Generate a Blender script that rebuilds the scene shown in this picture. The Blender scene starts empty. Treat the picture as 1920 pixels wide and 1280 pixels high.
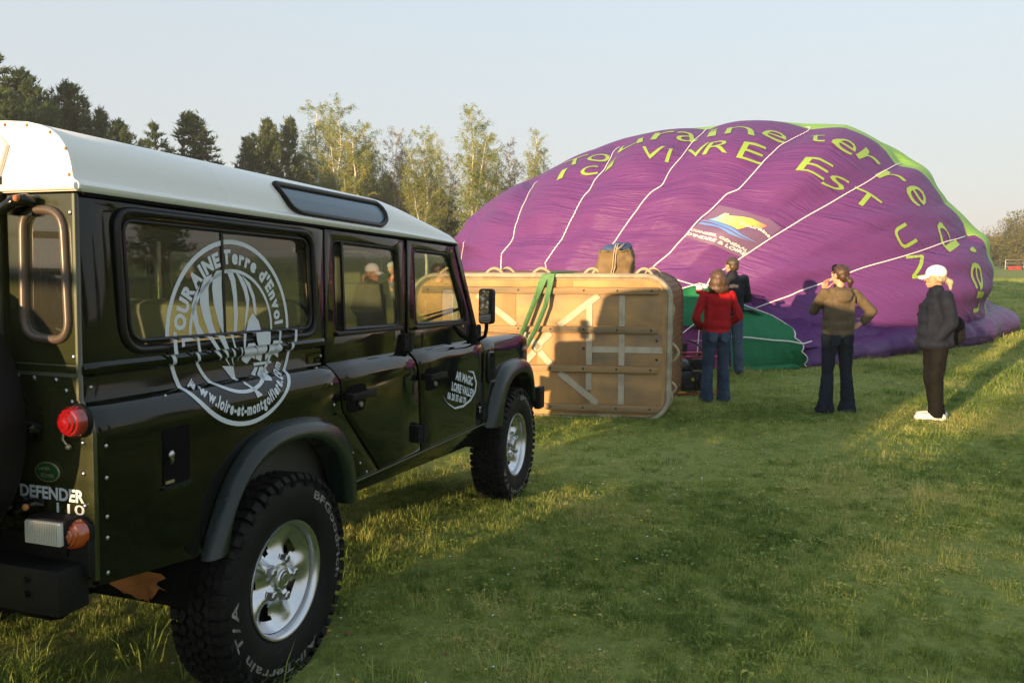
import bpy, bmesh, math, random
import numpy as np
from mathutils import Vector, Matrix, noise
random.seed(7); rng = np.random.default_rng(11)
SC = bpy.context.scene
C = SC.collection
R = math.radians
PI = math.pi

# ------------------------------------------------------------------ camera
cam = bpy.data.cameras.new('camera'); cam.lens = 27.994; cam.sensor_width = 36; cam.clip_start = .05; cam.clip_end = 3000
cam_o = bpy.data.objects.new('camera', cam); C.objects.link(cam_o)
cam_o.location = (0, 0, 1.62); cam_o.rotation_euler = (PI/2 - math.atan((640-478)/1493.), 0, 0)
SC.camera = cam_o

# ------------------------------------------------------------------ world, sun, exposure
SUN_AZ, SUN_EL = 38.5, 6.8            # the light travels towards this compass angle (from +Y to +X)
w = bpy.data.worlds.new('World'); SC.world = w; w.use_nodes = True
nt = w.node_tree; nt.nodes.clear()
sky = nt.nodes.new('ShaderNodeTexSky'); sky.sky_type = 'NISHITA'; sky.sun_disc = False
sky.sun_elevation = R(SUN_EL); sky.sun_rotation = R(180 + SUN_AZ)
sky.altitude = 100; sky.air_density = 1.0; sky.dust_density = 1.0; sky.ozone_density = 1.6
hs = nt.nodes.new('ShaderNodeHueSaturation'); hs.inputs['Saturation'].default_value = .66; hs.inputs['Value'].default_value = 1.0
# morning haze: the sky pales evenly towards the horizon, all the way round
gm = nt.nodes.new('ShaderNodeTexCoord'); sx = nt.nodes.new('ShaderNodeSeparateXYZ'); mr_ = nt.nodes.new('ShaderNodeMapRange'); mr_.interpolation_type = 'SMOOTHSTEP'
mr_.inputs['From Min'].default_value = -.02; mr_.inputs['From Max'].default_value = .62; mr_.inputs['To Min'].default_value = .95; mr_.inputs['To Max'].default_value = .80
mxs = nt.nodes.new('ShaderNodeMix'); mxs.data_type = 'RGBA'; hr_ = nt.nodes.new('ShaderNodeValToRGB'); hr_.color_ramp.elements[0].position = .0; hr_.color_ramp.elements[0].color = (1.20, 1.20, 1.18, 1); hr_.color_ramp.elements[1].position = .45; hr_.color_ramp.elements[1].color = (.98, 1.19, 1.34, 1)
bg = nt.nodes.new('ShaderNodeBackground'); bg.inputs[1].default_value = .15
ow = nt.nodes.new('ShaderNodeOutputWorld')
nt.links.new(gm.outputs['Generated'], sx.inputs[0]); nt.links.new(sx.outputs['Z'], mr_.inputs['Value']); nt.links.new(mr_.outputs[0], mxs.inputs[0])
nt.links.new(sx.outputs['Z'], hr_.inputs[0]); nt.links.new(hr_.outputs[0], mxs.inputs[7]); nt.links.new(sky.outputs[0], hs.inputs['Color']); nt.links.new(hs.outputs[0], mxs.inputs[6]); nt.links.new(mxs.outputs[2], bg.inputs[0]); nt.links.new(bg.outputs[0], ow.inputs[0])
sl = bpy.data.lights.new('sun', 'SUN'); sl.energy = 3.1; sl.angle = R(.6); sl.color = (1.0, .68, .36)
so = bpy.data.objects.new('sun', sl); C.objects.link(so)
sd = Vector((math.sin(R(SUN_AZ))*math.cos(R(SUN_EL)), math.cos(R(SUN_AZ))*math.cos(R(SUN_EL)), -math.sin(R(SUN_EL))))
so.rotation_euler = sd.to_track_quat('-Z', 'Y').to_euler()
SC.view_settings.view_transform = 'Standard'; SC.view_settings.look = 'None'
SC.view_settings.exposure = 1.95; SC.view_settings.gamma = 1.0; SC.view_settings.use_curve_mapping = False
SC.cycles.max_bounces = 8; SC.cycles.transparent_max_bounces = 24; SC.cycles.glossy_bounces = 4; SC.cycles.transmission_bounces = 8
SC.cycles.use_denoising = True

# ------------------------------------------------------------------ terrain
def gz(y):
    t = min(1., max(0., (y-1)/8.)); return .043 - .24*t*t*(3-2*t)

# ------------------------------------------------------------------ materials
MATS = {}
def lin(c):
    return tuple(c) + (1.,)
def mat(name, col, rough=.6, metal=0., spec=.5, coat=0., vary=None, vscale=5., bump=0., bscale=40., trans=0., sub=0., sheen=0., detail=4., stretch=None, rvary=0.):
    """procedural material: base colour broken up by noise, optional fine relief"""
    m = bpy.data.materials.new(name); m.use_nodes = True; n = m.node_tree.nodes; l = m.node_tree.links
    b = n['Principled BSDF']; b.inputs['Base Color'].default_value = lin(col); b.inputs['Roughness'].default_value = rough
    b.inputs['Metallic'].default_value = metal; b.inputs['Specular IOR Level'].default_value = spec; b.inputs['Coat Weight'].default_value = coat
    b.inputs['Coat Roughness'].default_value = .04
    if sheen: b.inputs['Sheen Weight'].default_value = sheen
    if trans: b.inputs['Transmission Weight'].default_value = trans
    tc = n.new('ShaderNodeTexCoord'); mp = n.new('ShaderNodeMapping'); l.new(tc.outputs['Object'], mp.inputs[0])
    if stretch: mp.inputs['Scale'].default_value = stretch
    if vary is not None or rvary:
        no = n.new('ShaderNodeTexNoise'); no.inputs['Scale'].default_value = vscale; no.inputs['Detail'].default_value = detail; l.new(mp.outputs[0], no.inputs[0])
    if vary is not None:
        cr = n.new('ShaderNodeValToRGB'); cr.color_ramp.elements[0].position = .35; cr.color_ramp.elements[1].position = .68
        cr.color_ramp.elements[0].color = lin(col); cr.color_ramp.elements[1].color = lin(vary)
        l.new(no.outputs[0], cr.inputs[0]); l.new(cr.outputs[0], b.inputs['Base Color'])
    if rvary:
        mr = n.new('ShaderNodeMapRange'); mr.inputs['From Min'].default_value = .3; mr.inputs['From Max'].default_value = .7
        mr.inputs['To Min'].default_value = rough; mr.inputs['To Max'].default_value = rough+rvary
        l.new(no.outputs[0], mr.inputs[0]); l.new(mr.outputs[0], b.inputs['Roughness'])
    if bump:
        nb = n.new('ShaderNodeTexNoise'); nb.inputs['Scale'].default_value = bscale; nb.inputs['Detail'].default_value = 3; l.new(mp.outputs[0], nb.inputs[0])
        bu = n.new('ShaderNodeBump'); bu.inputs['Strength'].default_value = 1.; bu.inputs['Distance'].default_value = bump
        l.new(nb.outputs[0], bu.inputs['Height']); l.new(bu.outputs[0], b.inputs['Normal'])
    MATS[name] = m
    return m
def glassmat(name, tint=(.6, .68, .6), refl=1.0, dust=.03):
    m = bpy.data.materials.new(name); m.use_nodes = True; n = m.node_tree.nodes; l = m.node_tree.links; n.clear()
    o = n.new('ShaderNodeOutputMaterial'); t = n.new('ShaderNodeBsdfTransparent'); t.inputs[0].default_value = lin(tint)
    g = n.new('ShaderNodeBsdfGlossy'); g.inputs['Roughness'].default_value = .01
    f = n.new('ShaderNodeFresnel'); f.inputs['IOR'].default_value = 1.52
    mu = n.new('ShaderNodeMath'); mu.operation = 'MULTIPLY'; mu.inputs[1].default_value = 1.5*refl; mu.use_clamp = True
    mx = n.new('ShaderNodeMixShader'); l.new(f.outputs[0], mu.inputs[0]); l.new(mu.outputs[0], mx.inputs[0]); l.new(t.outputs[0], mx.inputs[1]); l.new(g.outputs[0], mx.inputs[2])
    d = n.new('ShaderNodeBsdfDiffuse'); d.inputs[0].default_value = (.4, .38, .3, 1); m2 = n.new('ShaderNodeMixShader')
    no = n.new('ShaderNodeTexNoise'); no.inputs['Scale'].default_value = 4.; mr = n.new('ShaderNodeMath'); mr.operation = 'MULTIPLY'; mr.inputs[1].default_value = dust*2
    l.new(no.outputs[0], mr.inputs[0]); l.new(mr.outputs[0], m2.inputs[0]); l.new(mx.outputs[0], m2.inputs[1]); l.new(d.outputs[0], m2.inputs[2])
    l.new(m2.outputs[0], o.inputs[0]); return m

# ------------------------------------------------------------------ mesh helpers
def tag(o, label=None, cat=None, group=None, kind=None):
    if label: o['label'] = label
    if cat: o['category'] = cat
    if group: o['group'] = group
    if kind: o['kind'] = kind
    return o
def empty(name, loc=(0, 0, 0), rz=0, label=None, cat=None, group=None, parent=None):
    o = bpy.data.objects.new(name, None); C.objects.link(o); o.location = loc; o.rotation_euler = (0, 0, rz); o.empty_display_size = .2
    if parent: o.parent = parent
    return tag(o, label, cat, group)
def link(name, me, m=None, parent=None, smooth=None):
    o = bpy.data.objects.new(name, me); C.objects.link(o)
    if m is not None:
        me.materials.clear()
        for k in (m if isinstance(m, (list, tuple)) else [m]): me.materials.append(k)
    if parent: o.parent = parent
    if smooth is not None: shade(me, smooth)
    return o
def shade(me, ang=35):
    if ang <= 0: return
    me.polygons.foreach_set('use_smooth', [True]*len(me.polygons))
    if ang < 180:
        bm = bmesh.new(); bm.from_mesh(me); a = R(ang)
        for e in bm.edges:
            e.smooth = not (len(e.link_faces) == 2 and e.calc_face_angle(0) > a)
        bm.to_mesh(me); bm.free()
class G:
    """collects vertices and faces"""
    def __init__(s): s.v = []; s.f = []; s.mi = []
    def add(s, v, f, mi=0):
        k = len(s.v); s.v += [tuple(p) for p in v]; s.f += [tuple(i+k for i in q) for q in f]; s.mi += [mi]*len(f); return s
    def box(s, c, d, M=None, mi=0, taper=None):
        x, y, z = d[0]/2, d[1]/2, d[2]/2
        v = [Vector((a*x, b*y, e*z)) for e in (-1, 1) for b in (-1, 1) for a in (-1, 1)]
        if taper: v = [Vector((p.x*(taper if p.z > 0 else 1), p.y*(taper if p.z > 0 else 1), p.z)) for p in v]
        if M is not None: v = [M @ p for p in v]
        v = [p + Vector(c) for p in v]
        return s.add(v, [(0, 2, 3, 1), (4, 5, 7, 6), (0, 1, 5, 4), (2, 6, 7, 3), (0, 4, 6, 2), (1, 3, 7, 5)], mi)
    def bar(s, a, b, w, h, up=(0, 0, 1), mi=0):
        a, b = Vector(a), Vector(b); d = (b-a); L_ = d.length; d.normalize(); sx = d.cross(Vector(up)).normalized(); u = sx.cross(d)
        v = []
        for q in (a, b):
            for i, j in ((-1, -1), (1, -1), (1, 1), (-1, 1)): v.append(q + sx*(w/2*i) + u*(h/2*j))
        return s.add(v, [(0, 3, 2, 1), (4, 5, 6, 7), (0, 1, 5, 4), (1, 2, 6, 5), (2, 3, 7, 6), (3, 0, 4, 7)], mi)
    def tube(s, pts, r, n=8, closed=False, mi=0, cap=True, flat=1.):
        pts = [Vector(p) for p in pts]; m = len(pts); rr = r if isinstance(r, (list, tuple)) else [r]*m
        prev = None; rings = []
        for i, p in enumerate(pts):
            if closed: t = pts[(i+1) % m] - pts[i-1]
            else: t = pts[min(i+1, m-1)] - pts[max(i-1, 0)]
            t.normalize()
            if prev is None:
                a = Vector((0, 0, 1)) if abs(t.z) < .9 else Vector((1, 0, 0)); u = t.cross(a).normalized()
            else:
                u = (prev - t*prev.dot(t)).normalized()
            prev = u; v_ = t.cross(u)
            rings.append([p + (u*math.cos(2*PI*k/n) + v_*math.sin(2*PI*k/n)*flat)*rr[i] for k in range(n)])
        v = [q for g in rings for q in g]; f = []
        for i in range(m if closed else m-1):
            j = (i+1) % m
            for k in range(n): f.append((i*n+k, i*n+(k+1) % n, j*n+(k+1) % n, j*n+k))
        if cap and not closed: f += [tuple(range(n))[::-1], tuple((m-1)*n+k for k in range(n))]
        return s.add(v, f, mi)
    def lathe(s, prof, n=32, M=None, mi=0, cap=False):
        """prof: (radius, height) turned about local Z"""
        v = []; f = []; m = len(prof)
        for (r, z) in prof:
            for k in range(n):
                a = 2*PI*k/n; v.append(Vector((r*math.cos(a), r*math.sin(a), z)))
        for i in range(m-1):
            for k in range(n): f.append((i*n+k, i*n+(k+1) % n, (i+1)*n+(k+1) % n, (i+1)*n+k))
        if cap: f += [tuple(range(n))[::-1], tuple((m-1)*n+k for k in range(n))]
        if M is not None: v = [M @ p for p in v]
        return s.add(v, f, mi)
    def sphere(s, c, r, n=10, m=7, M=None, mi=0):
        r = r if hasattr(r, '__len__') else (r, r, r)
        v = [Vector((0, 0, -1))]; f = []
        for i in range(1, m):
            b = -PI/2 + PI*i/m
            for k in range(n): a = 2*PI*k/n; v.append(Vector((math.cos(b)*math.cos(a), math.cos(b)*math.sin(a), math.sin(b))))
        v.append(Vector((0, 0, 1)))
        for k in range(n): f.append((0, 1+(k+1) % n, 1+k)); f.append((len(v)-1, len(v)-1-n+k, len(v)-1-n+(k+1) % n))
        for i in range(m-2):
            for k in range(n): f.append((1+i*n+k, 1+i*n+(k+1) % n, 1+(i+1)*n+(k+1) % n, 1+(i+1)*n+k))
        v = [Vector((p.x*r[0], p.y*r[1], p.z*r[2])) for p in v]
        if M is not None: v = [M @ p for p in v]
        return s.add([p+Vector(c) for p in v], f, mi)
    def grid(s, fn, nu, nv, cu=False, mi=0):
        v = [fn(i/nu, j/nv) for j in range(nv+1) for i in range(nu if cu else nu+1)]; W = nu if cu else nu+1; f = []
        for j in range(nv):
            for i in range(nu):
                a = j*W+i; b = j*W+(i+1) % W if cu else j*W+i+1; f.append((a, b, b+W, a+W))
        return s.add(v, f, mi)
    def mesh(s, name, fix=True):
        me = bpy.data.meshes.new(name); me.from_pydata(s.v, [], s.f)
        if any(s.mi): me.polygons.foreach_set('material_index', s.mi)
        me.validate()
        if fix:
            bm = bmesh.new(); bm.from_mesh(me); bmesh.ops.recalc_face_normals(bm, faces=bm.faces); bm.to_mesh(me); bm.free()
        me.update(); return me
    def build(s, name, m, parent=None, smooth=35, fix=True, bevel=0, label=None):
        me = s.mesh(name, fix)
        if bevel:
            bm = bmesh.new(); bm.from_mesh(me); bmesh.ops.bevel(bm, geom=list(bm.edges), offset=bevel, segments=2, affect='EDGES', profile=.6, clamp_overlap=True); bm.to_mesh(me); bm.free()
        o = link(name, me, m, parent, smooth)
        if label: o['label'] = label
        return o
def fillcurve(splines, th=0., bevel=0., name='tmp', bres=1):
    """fill closed 2D outlines (holes by nesting), optional thickness; returns a mesh in XY with thickness along Z"""
    cu = bpy.data.curves.new(name, 'CURVE'); cu.dimensions = '2D'; cu.fill_mode = 'BOTH'; cu.extrude = th/2; cu.bevel_depth = bevel; cu.bevel_resolution = bres; cu.offset = -bevel
    for pts in splines:
        sp = cu.splines.new('POLY'); sp.points.add(len(pts)-1); sp.use_cyclic_u = True
        for p, q in zip(sp.points, pts): p.co = (q[0], q[1], 0, 1)
    o = bpy.data.objects.new(name, cu); me = bpy.data.meshes.new_from_object(o); bpy.data.objects.remove(o); bpy.data.curves.remove(cu)
    return me
def textmesh(s, size=1., bold=0., shear=0., space=1., th=0.):
    cu = bpy.data.curves.new('t', 'FONT'); cu.body = s; cu.size = size; cu.offset = bold; cu.shear = shear; cu.space_character = space; cu.extrude = th; cu.resolution_u = 3
    o = bpy.data.objects.new('t', cu); me = bpy.data.meshes.new_from_object(o); bpy.data.objects.remove(o); bpy.data.curves.remove(cu)
    return me
def glyph(ch, bold=0., shear=0.):
    """letter as mesh with verts normalised to its own unit box -> (verts, faces, aspect)"""
    me = textmesh(ch, 1., bold, shear); v = [p.co.copy() for p in me.vertices]; f = [tuple(p.vertices) for p in me.polygons]; bpy.data.meshes.remove(me)
    if not v: return [], [], 1
    x0, x1 = min(p.x for p in v), max(p.x for p in v); y0, y1 = min(p.y for p in v), max(p.y for p in v)
    return v, f, (x0, x1, y0, y1)
def bisect(me, planes):
    """planes: list of (axis, value)"""
    bm = bmesh.new(); bm.from_mesh(me); bmesh.ops.remove_doubles(bm, verts=bm.verts, dist=1e-5)
    for ax, val in planes:
        co = [0, 0, 0]; no = [0, 0, 0]; co[ax] = val; no[ax] = 1
        bmesh.ops.bisect_plane(bm, geom=list(bm.verts)+list(bm.edges)+list(bm.faces), plane_co=co, plane_no=no, dist=1e-6)
    bm.to_mesh(me); bm.free(); return me
def warp(me, fn, flip=False):
    for v in me.vertices: v.co = fn(v.co)
    bm = bmesh.new(); bm.from_mesh(me); bmesh.ops.recalc_face_normals(bm, faces=bm.faces); bm.to_mesh(me); bm.free(); me.update(); return me
def rrect(x0, x1, z0, z1, r, n=5):
    """rounded rectangle outline; r one radius or four (BL, BR, TR, TL)"""
    r = r if hasattr(r, '__len__') else (r,)*4; out = []
    for (cx, cz, q, a0) in ((x0+r[0], z0+r[0], r[0], PI), (x1-r[1], z0+r[1], r[1], 1.5*PI), (x1-r[2], z1-r[2], r[2], 0), (x0+r[3], z1-r[3], r[3], .5*PI)):
        for k in range(n+1): a = a0 + PI/2*k/n; out.append((cx+q*math.cos(a), cz+q*math.sin(a)))
    return out
def roundpoly(pts, r, n=4):
    """round the corners of a polygon"""
    out = []; m = len(pts); rr = r if hasattr(r, '__len__') else [r]*m
    for i in range(m):
        p = Vector(pts[i]); a = (Vector(pts[i-1])-p); b = (Vector(pts[(i+1) % m])-p); q = min(rr[i], a.length*.45, b.length*.45)
        A = p + a.normalized()*q; B = p + b.normalized()*q
        for k in range(n+1): t = k/n; out.append(tuple((A*(1-t)**2 + p*(2*t*(1-t)) + B*t*t)))
    return out
def copy_tree(o, parent=None):
    c = o.copy(); C.objects.link(c); c.parent = parent
    for ch in o.children: copy_tree(ch, c)
    return c
# ------------------------------------------------------------------ ground
def mat_grass_ground():
    m = bpy.data.materials.new('meadow_ground'); m.use_nodes = True; n = m.node_tree.nodes; l = m.node_tree.links; b = n['Principled BSDF']
    b.inputs['Roughness'].default_value = .9; b.inputs['Specular IOR Level'].default_value = .15
    tc = n.new('ShaderNodeTexCoord')
    def nz(s, d=5):
        x = n.new('ShaderNodeTexNoise'); x.inputs['Scale'].default_value = s; x.inputs['Detail'].default_value = d; x.inputs['Roughness'].default_value = .65; l.new(tc.outputs['Object'], x.inputs[0]); return x
    a, c2, c3 = nz(.22), nz(3.), nz(30.)
    r1 = n.new('ShaderNodeValToRGB'); e = r1.color_ramp.elements; e[0].position = .33; e[0].color = (.165, .22, .050, 1); e[1].position = .70; e[1].color = (.31, .32, .095, 1)
    r2 = n.new('ShaderNodeValToRGB'); e = r2.color_ramp.elements; e[0].position = .3; e[0].color = (.165, .22, .050, 1); e[1].position = .7; e[1].color = (.28, .31, .088, 1)
    mx = n.new('ShaderNodeMix'); mx.data_type = 'RGBA'; l.new(c2.outputs[0], r2.inputs[0]); l.new(a.outputs[0], r1.inputs[0]); mx.inputs[0].default_value = .5
    l.new(r1.outputs[0], mx.inputs[6]); l.new(r2.outputs[0], mx.inputs[7])
    m2 = n.new('ShaderNodeMix'); m2.data_type = 'RGBA'; m2.blend_type = 'MULTIPLY'; m2.inputs[0].default_value = .7
    r3 = n.new('ShaderNodeValToRGB'); e = r3.color_ramp.elements; e[0].position = .3; e[0].color = (.55, .55, .55, 1); e[1].position = .7; e[1].color = (1.2, 1.2, 1.1, 1)
    l.new(c3.outputs[0], r3.inputs[0]); l.new(mx.outputs[2], m2.inputs[6]); l.new(r3.outputs[0], m2.inputs[7]); l.new(m2.outputs[2], b.inputs['Base Color'])
    bu = n.new('ShaderNodeBump'); bu.inputs['Distance'].default_value = .05; bu.inputs['Strength'].default_value = .8; nb = nz(14., 8); l.new(nb.outputs[0], bu.inputs['Height']); l.new(bu.outputs[0], b.inputs['Normal'])
    return m
MG = mat_grass_ground()
def gnd(x, y):
    """terrain height with soft unevenness"""
    return gz(y) + .012*math.sin(x*1.3+y*.7) + .010*math.sin(x*.6-y*1.9+1.) if abs(x) < 60 and y < 60 else gz(y)
xs = sorted(set([-1500, -700, -300, -150, -80] + [i*1.0 for i in range(-50, 61)] + [80, 150, 300, 700, 1500]))
ys = sorted(set([-900, -300, -120, -60, -40] + [i*.5 for i in range(-40, 61)] + [i*2. for i in range(15, 60)] + [150, 250, 500, 900, 2000]))
g = G(); g.v = [(x, y, gz(y)+ (.004*math.sin(x*1.3+y*.7)+.004*math.sin(x*.6-y*1.9+1.) if abs(x) < 60 and 0 < y < 60 else 0)) for y in ys for x in xs]; W_ = len(xs)
g.f = [(j*W_+i, j*W_+i+1, (j+1)*W_+i+1, (j+1)*W_+i) for j in range(len(ys)-1) for i in range(len(xs)-1)]; g.mi = [0]*len(g.f)
ground = g.build('meadow', MG, smooth=180, fix=False); tag(ground, kind='structure')

# grass, real blades: clumps instanced by geometry nodes on a point mesh
def mat_blade(name, c1, c2, c3):
    m = bpy.data.materials.new(name); m.use_nodes = True; n = m.node_tree.nodes; l = m.node_tree.links; b = n['Principled BSDF']
    b.inputs['Roughness'].default_value = .55; b.inputs['Specular IOR Level'].default_value = .25
    oi = n.new('ShaderNodeObjectInfo'); tc = n.new('ShaderNodeNewGeometry')
    cr = n.new('ShaderNodeValToRGB'); e = cr.color_ramp.elements; e[0].color = lin(c1); e[1].color = lin(c3); x = e.new(.5); x.color = lin(c2)
    no = n.new('ShaderNodeTexNoise'); no.inputs['Scale'].default_value = .55; no.inputs['Detail'].default_value = 4; l.new(tc.outputs['Position'], no.inputs[0])
    wn = n.new('ShaderNodeTexWhiteNoise'); wn.noise_dimensions = '1D'; l.new(tc.outputs['Random Per Island'], wn.inputs['W'])
    a = n.new('ShaderNodeMath'); a.operation = 'MULTIPLY_ADD'; a.inputs[1].default_value = .36; l.new(oi.outputs['Random'], a.inputs[0])
    b2 = n.new('ShaderNodeMath'); b2.operation = 'MULTIPLY_ADD'; b2.inputs[1].default_value = .55; l.new(wn.outputs[0], b2.inputs[0])
    mr = n.new('ShaderNodeMapRange'); mr.inputs['From Min'].default_value = .35; mr.inputs['From Max'].default_value = .65; mr.inputs['To Min'].default_value = -.36; mr.inputs['To Max'].default_value = .42
    l.new(no.outputs[0], mr.inputs[0]); 
    n2_ = n.new('ShaderNodeTexNoise'); n2_.inputs['Scale'].default_value = 9.; n2_.inputs['Detail'].default_value = 5; n2_.inputs['Roughness'].default_value = .7; l.new(tc.outputs['Position'], n2_.inputs[0])
    m2_ = n.new('ShaderNodeMapRange'); m2_.inputs['From Min'].default_value = .38; m2_.inputs['From Max'].default_value = .62; m2_.inputs['To Min'].default_value = -.30; m2_.inputs['To Max'].default_value = .30; l.new(n2_.outputs[0], m2_.inputs[0])
    ad_ = n.new('ShaderNodeMath'); l.new(mr.outputs[0], ad_.inputs[0]); l.new(m2_.outputs[0], ad_.inputs[1]); l.new(ad_.outputs[0], b2.inputs[2]); l.new(b2.outputs[0], a.inputs[2]); l.new(a.outputs[0], cr.inputs[0]); l.new(cr.outputs[0], b.inputs['Base Color'])
    t = n.new('ShaderNodeBsdfTranslucent'); l.new(cr.outputs[0], t.inputs[0]); mx = n.new('ShaderNodeMixShader'); mx.inputs[0].default_value = .42
    l.new(b.outputs[0], mx.inputs[1]); l.new(t.outputs[0], mx.inputs[2]); l.new(mx.outputs[0], n['Material Output'].inputs[0])
    return m
MB = mat_blade('grass_blade', (.12, .19, .036), (.31, .39, .088), (.58, .53, .19))
def clump(seed, nb, rad, hmin, hmax, wd, lean=.6):
    r = random.Random(seed); g = G()
    for i in range(nb):
        a = r.uniform(0, 2*PI); q = rad*math.sqrt(r.random()); x, y = q*math.cos(a), q*math.sin(a); h = r.uniform(hmin, hmax); b = r.uniform(0, 2*PI); L_ = lean*h*r.uniform(.2, 1.3)
        dx, dy = math.cos(b)*L_, math.sin(b)*L_; c = b+PI/2+r.uniform(-.5, .5); wx, wy = math.cos(c)*wd/2, math.sin(c)*wd/2
        g.add([(x-wx, y-wy, -.01), (x+wx, y+wy, -.01), (x+dx*.4+wx*.8, y+dy*.4+wy*.8, h*.6), (x+dx*.4-wx*.8, y+dy*.4-wy*.8, h*.6), (x+dx, y+dy, h*r.uniform(.75, 1.))], [(0, 1, 2, 3), (3, 2, 4)])
    me = g.mesh('grass_clump', False); me.materials.append(MB); return bpy.data.objects.new('grass_clump', me)
def leafclump(seed):
    r = random.Random(seed); g = G()       # small clover / plantain rosette
    for i in range(16):
        a = r.uniform(0, 2*PI); q = .09*math.sqrt(r.random()); x, y = q*math.cos(a), q*math.sin(a); s = r.uniform(.008, .018); b = r.uniform(0, 6.3); h = r.uniform(.008, .03)
        g.add([(x, y, h-.008), (x+s*math.cos(b+.7), y+s*math.sin(b+.7), h), (x+1.9*s*math.cos(b), y+1.9*s*math.sin(b), h), (x+s*math.cos(b-.7), y+s*math.sin(b-.7), h+.003)], [(0, 1, 2, 3)])
    me = g.mesh('leaf_clump', False); me.materials.append(MB); return bpy.data.objects.new('leaf_clump', me)
def scatter_object(name, pts, rots, scls, sources, m=None, label=None, cat=None):
    me = bpy.data.meshes.new(name); me.vertices.add(len(pts)); me.vertices.foreach_set('co', np.asarray(pts, np.float32).ravel())
    a = me.attributes.new('rz', 'FLOAT', 'POINT'); a.data.foreach_set('value', np.asarray(rots, np.float32))
    a = me.attributes.new('sc', 'FLOAT', 'POINT'); a.data.foreach_set('value', np.asarray(scls, np.float32))
    o = link(name, me); ng = bpy.data.node_groups.new(name, 'GeometryNodeTree')
    ng.interface.new_socket('Geometry', in_out='INPUT', socket_type='NodeSocketGeometry'); ng.interface.new_socket('Geometry', in_out='OUTPUT', socket_type='NodeSocketGeometry')
    n = ng.nodes; l = ng.links; gi = n.new('NodeGroupInput'); go = n.new('NodeGroupOutput'); ip = n.new('GeometryNodeInstanceOnPoints'); gti = n.new('GeometryNodeGeometryToInstance')
    for s in sources:
        oi = n.new('GeometryNodeObjectInfo'); oi.inputs[0].default_value = s; l.new(oi.outputs['Geometry'], gti.inputs[0])
    ip.inputs['Pick Instance'].default_value = True
    rz = n.new('GeometryNodeInputNamedAttribute'); rz.data_type = 'FLOAT'; rz.inputs[0].default_value = 'rz'
    sc = n.new('GeometryNodeInputNamedAttribute'); sc.data_type = 'FLOAT'; sc.inputs[0].default_value = 'sc'
    cx = n.new('ShaderNodeCombineXYZ'); l.new(rz.outputs[0], cx.inputs[2])
    l.new(gi.outputs[0], ip.inputs['Points']); l.new(gti.outputs[0], ip.inputs['Instance']); l.new(cx.outputs[0], ip.inputs['Rotation']); l.new(sc.outputs[0], ip.inputs['Scale']); l.new(ip.outputs[0], go.inputs[0])
    md = o.modifiers.new('scatter', 'NODES'); md.node_group = ng
    return tag(o, label, cat, kind='stuff')
def ring_points(y0, y1, dens, margin=1.5, rs=None):
    P = []
    A = 0
    xw = lambda y: .66*y+margin
    n_ = int(dens*(y1-y0)*(xw(y0)+xw(y1)))
    Y = np.sqrt(rs.uniform(y0**2, y1**2, n_)); X = rs.uniform(-1, 1, n_)*(.66*Y+margin)
    return X, Y
rs = np.random.default_rng(5)
P = []; S = []
for (y0, y1, dens, sc) in ((1.7, 3.5, 1100, .52), (3.5, 6, 850, .60), (6, 10, 420, .78), (10, 17, 140, 1.15), (17, 34, 32, 1.8), (34, 60, 7, 2.8)):
    X, Y = ring_points(y0, y1, dens, 2.6, rs)
    nn = np.array([noise.noise(Vector((x*.5, y*.5, 3.))) for x, y in zip(X, Y)])
    n3 = np.array([noise.noise(Vector((x*5.5, y*5.5, 7.))) for x, y in zip(X, Y)])
    keep = rs.random(len(X)) < np.clip(.8 + nn*1.3, .25, 1)
    X, Y, nn, n3 = X[keep], Y[keep], nn[keep], n3[keep]
    # flattened where tyres, basket and envelope rest
    P += [(x, y, gz(y)) for x, y in zip(X, Y)]; S += list(sc*rs.uniform(.6, 1.3, len(X))*(1+.5*np.clip(nn, -.4, .6))*(1+1.1*np.clip(n3, -.4, .6)))
grass_src = [clump(1, 34, .085, .018, .050, .0042), clump(2, 30, .09, .02, .062, .0038, .8), clump(3, 40, .075, .012, .038, .0045, .9), clump(4, 26, .08, .03, .085, .0034, .7), leafclump(5), clump(6, 34, .09, .015, .042, .004, 1.1)]
grass = scatter_object('grass', P, rs.uniform(0, 6.28, len(P)), S, grass_src)
# taller tufts here and there
P = []; S = []
for k in range(260):
    y = 1.9 + 16*rs.random()**1.6; x = rs.uniform(-1, 1)*(.66*y+1.2)
    P.append((x, y, gz(y))); S.append(rs.uniform(.6, 1.15))
for k in range(70):
    y = rs.uniform(1.8, 3.0); x = rs.uniform(-2.3, -.9); P.append((x, y, gz(y))); S.append(rs.uniform(.9, 1.7))
for (x, y) in ((-.62, 2.62), (-.55, 2.75), (-.70, 2.66), (-.5, 2.68), (-.45, 2.85)): P.append((x, y, gz(y))); S.append(1.2)
tall_src = [clump(11, 26, .05, .06, .14, .004, .9), clump(12, 34, .08, .05, .11, .0036, 1.1)]
tufts = scatter_object('tall_grass_tufts', P, rs.uniform(0, 6.28, len(P)), S, tall_src)
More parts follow.
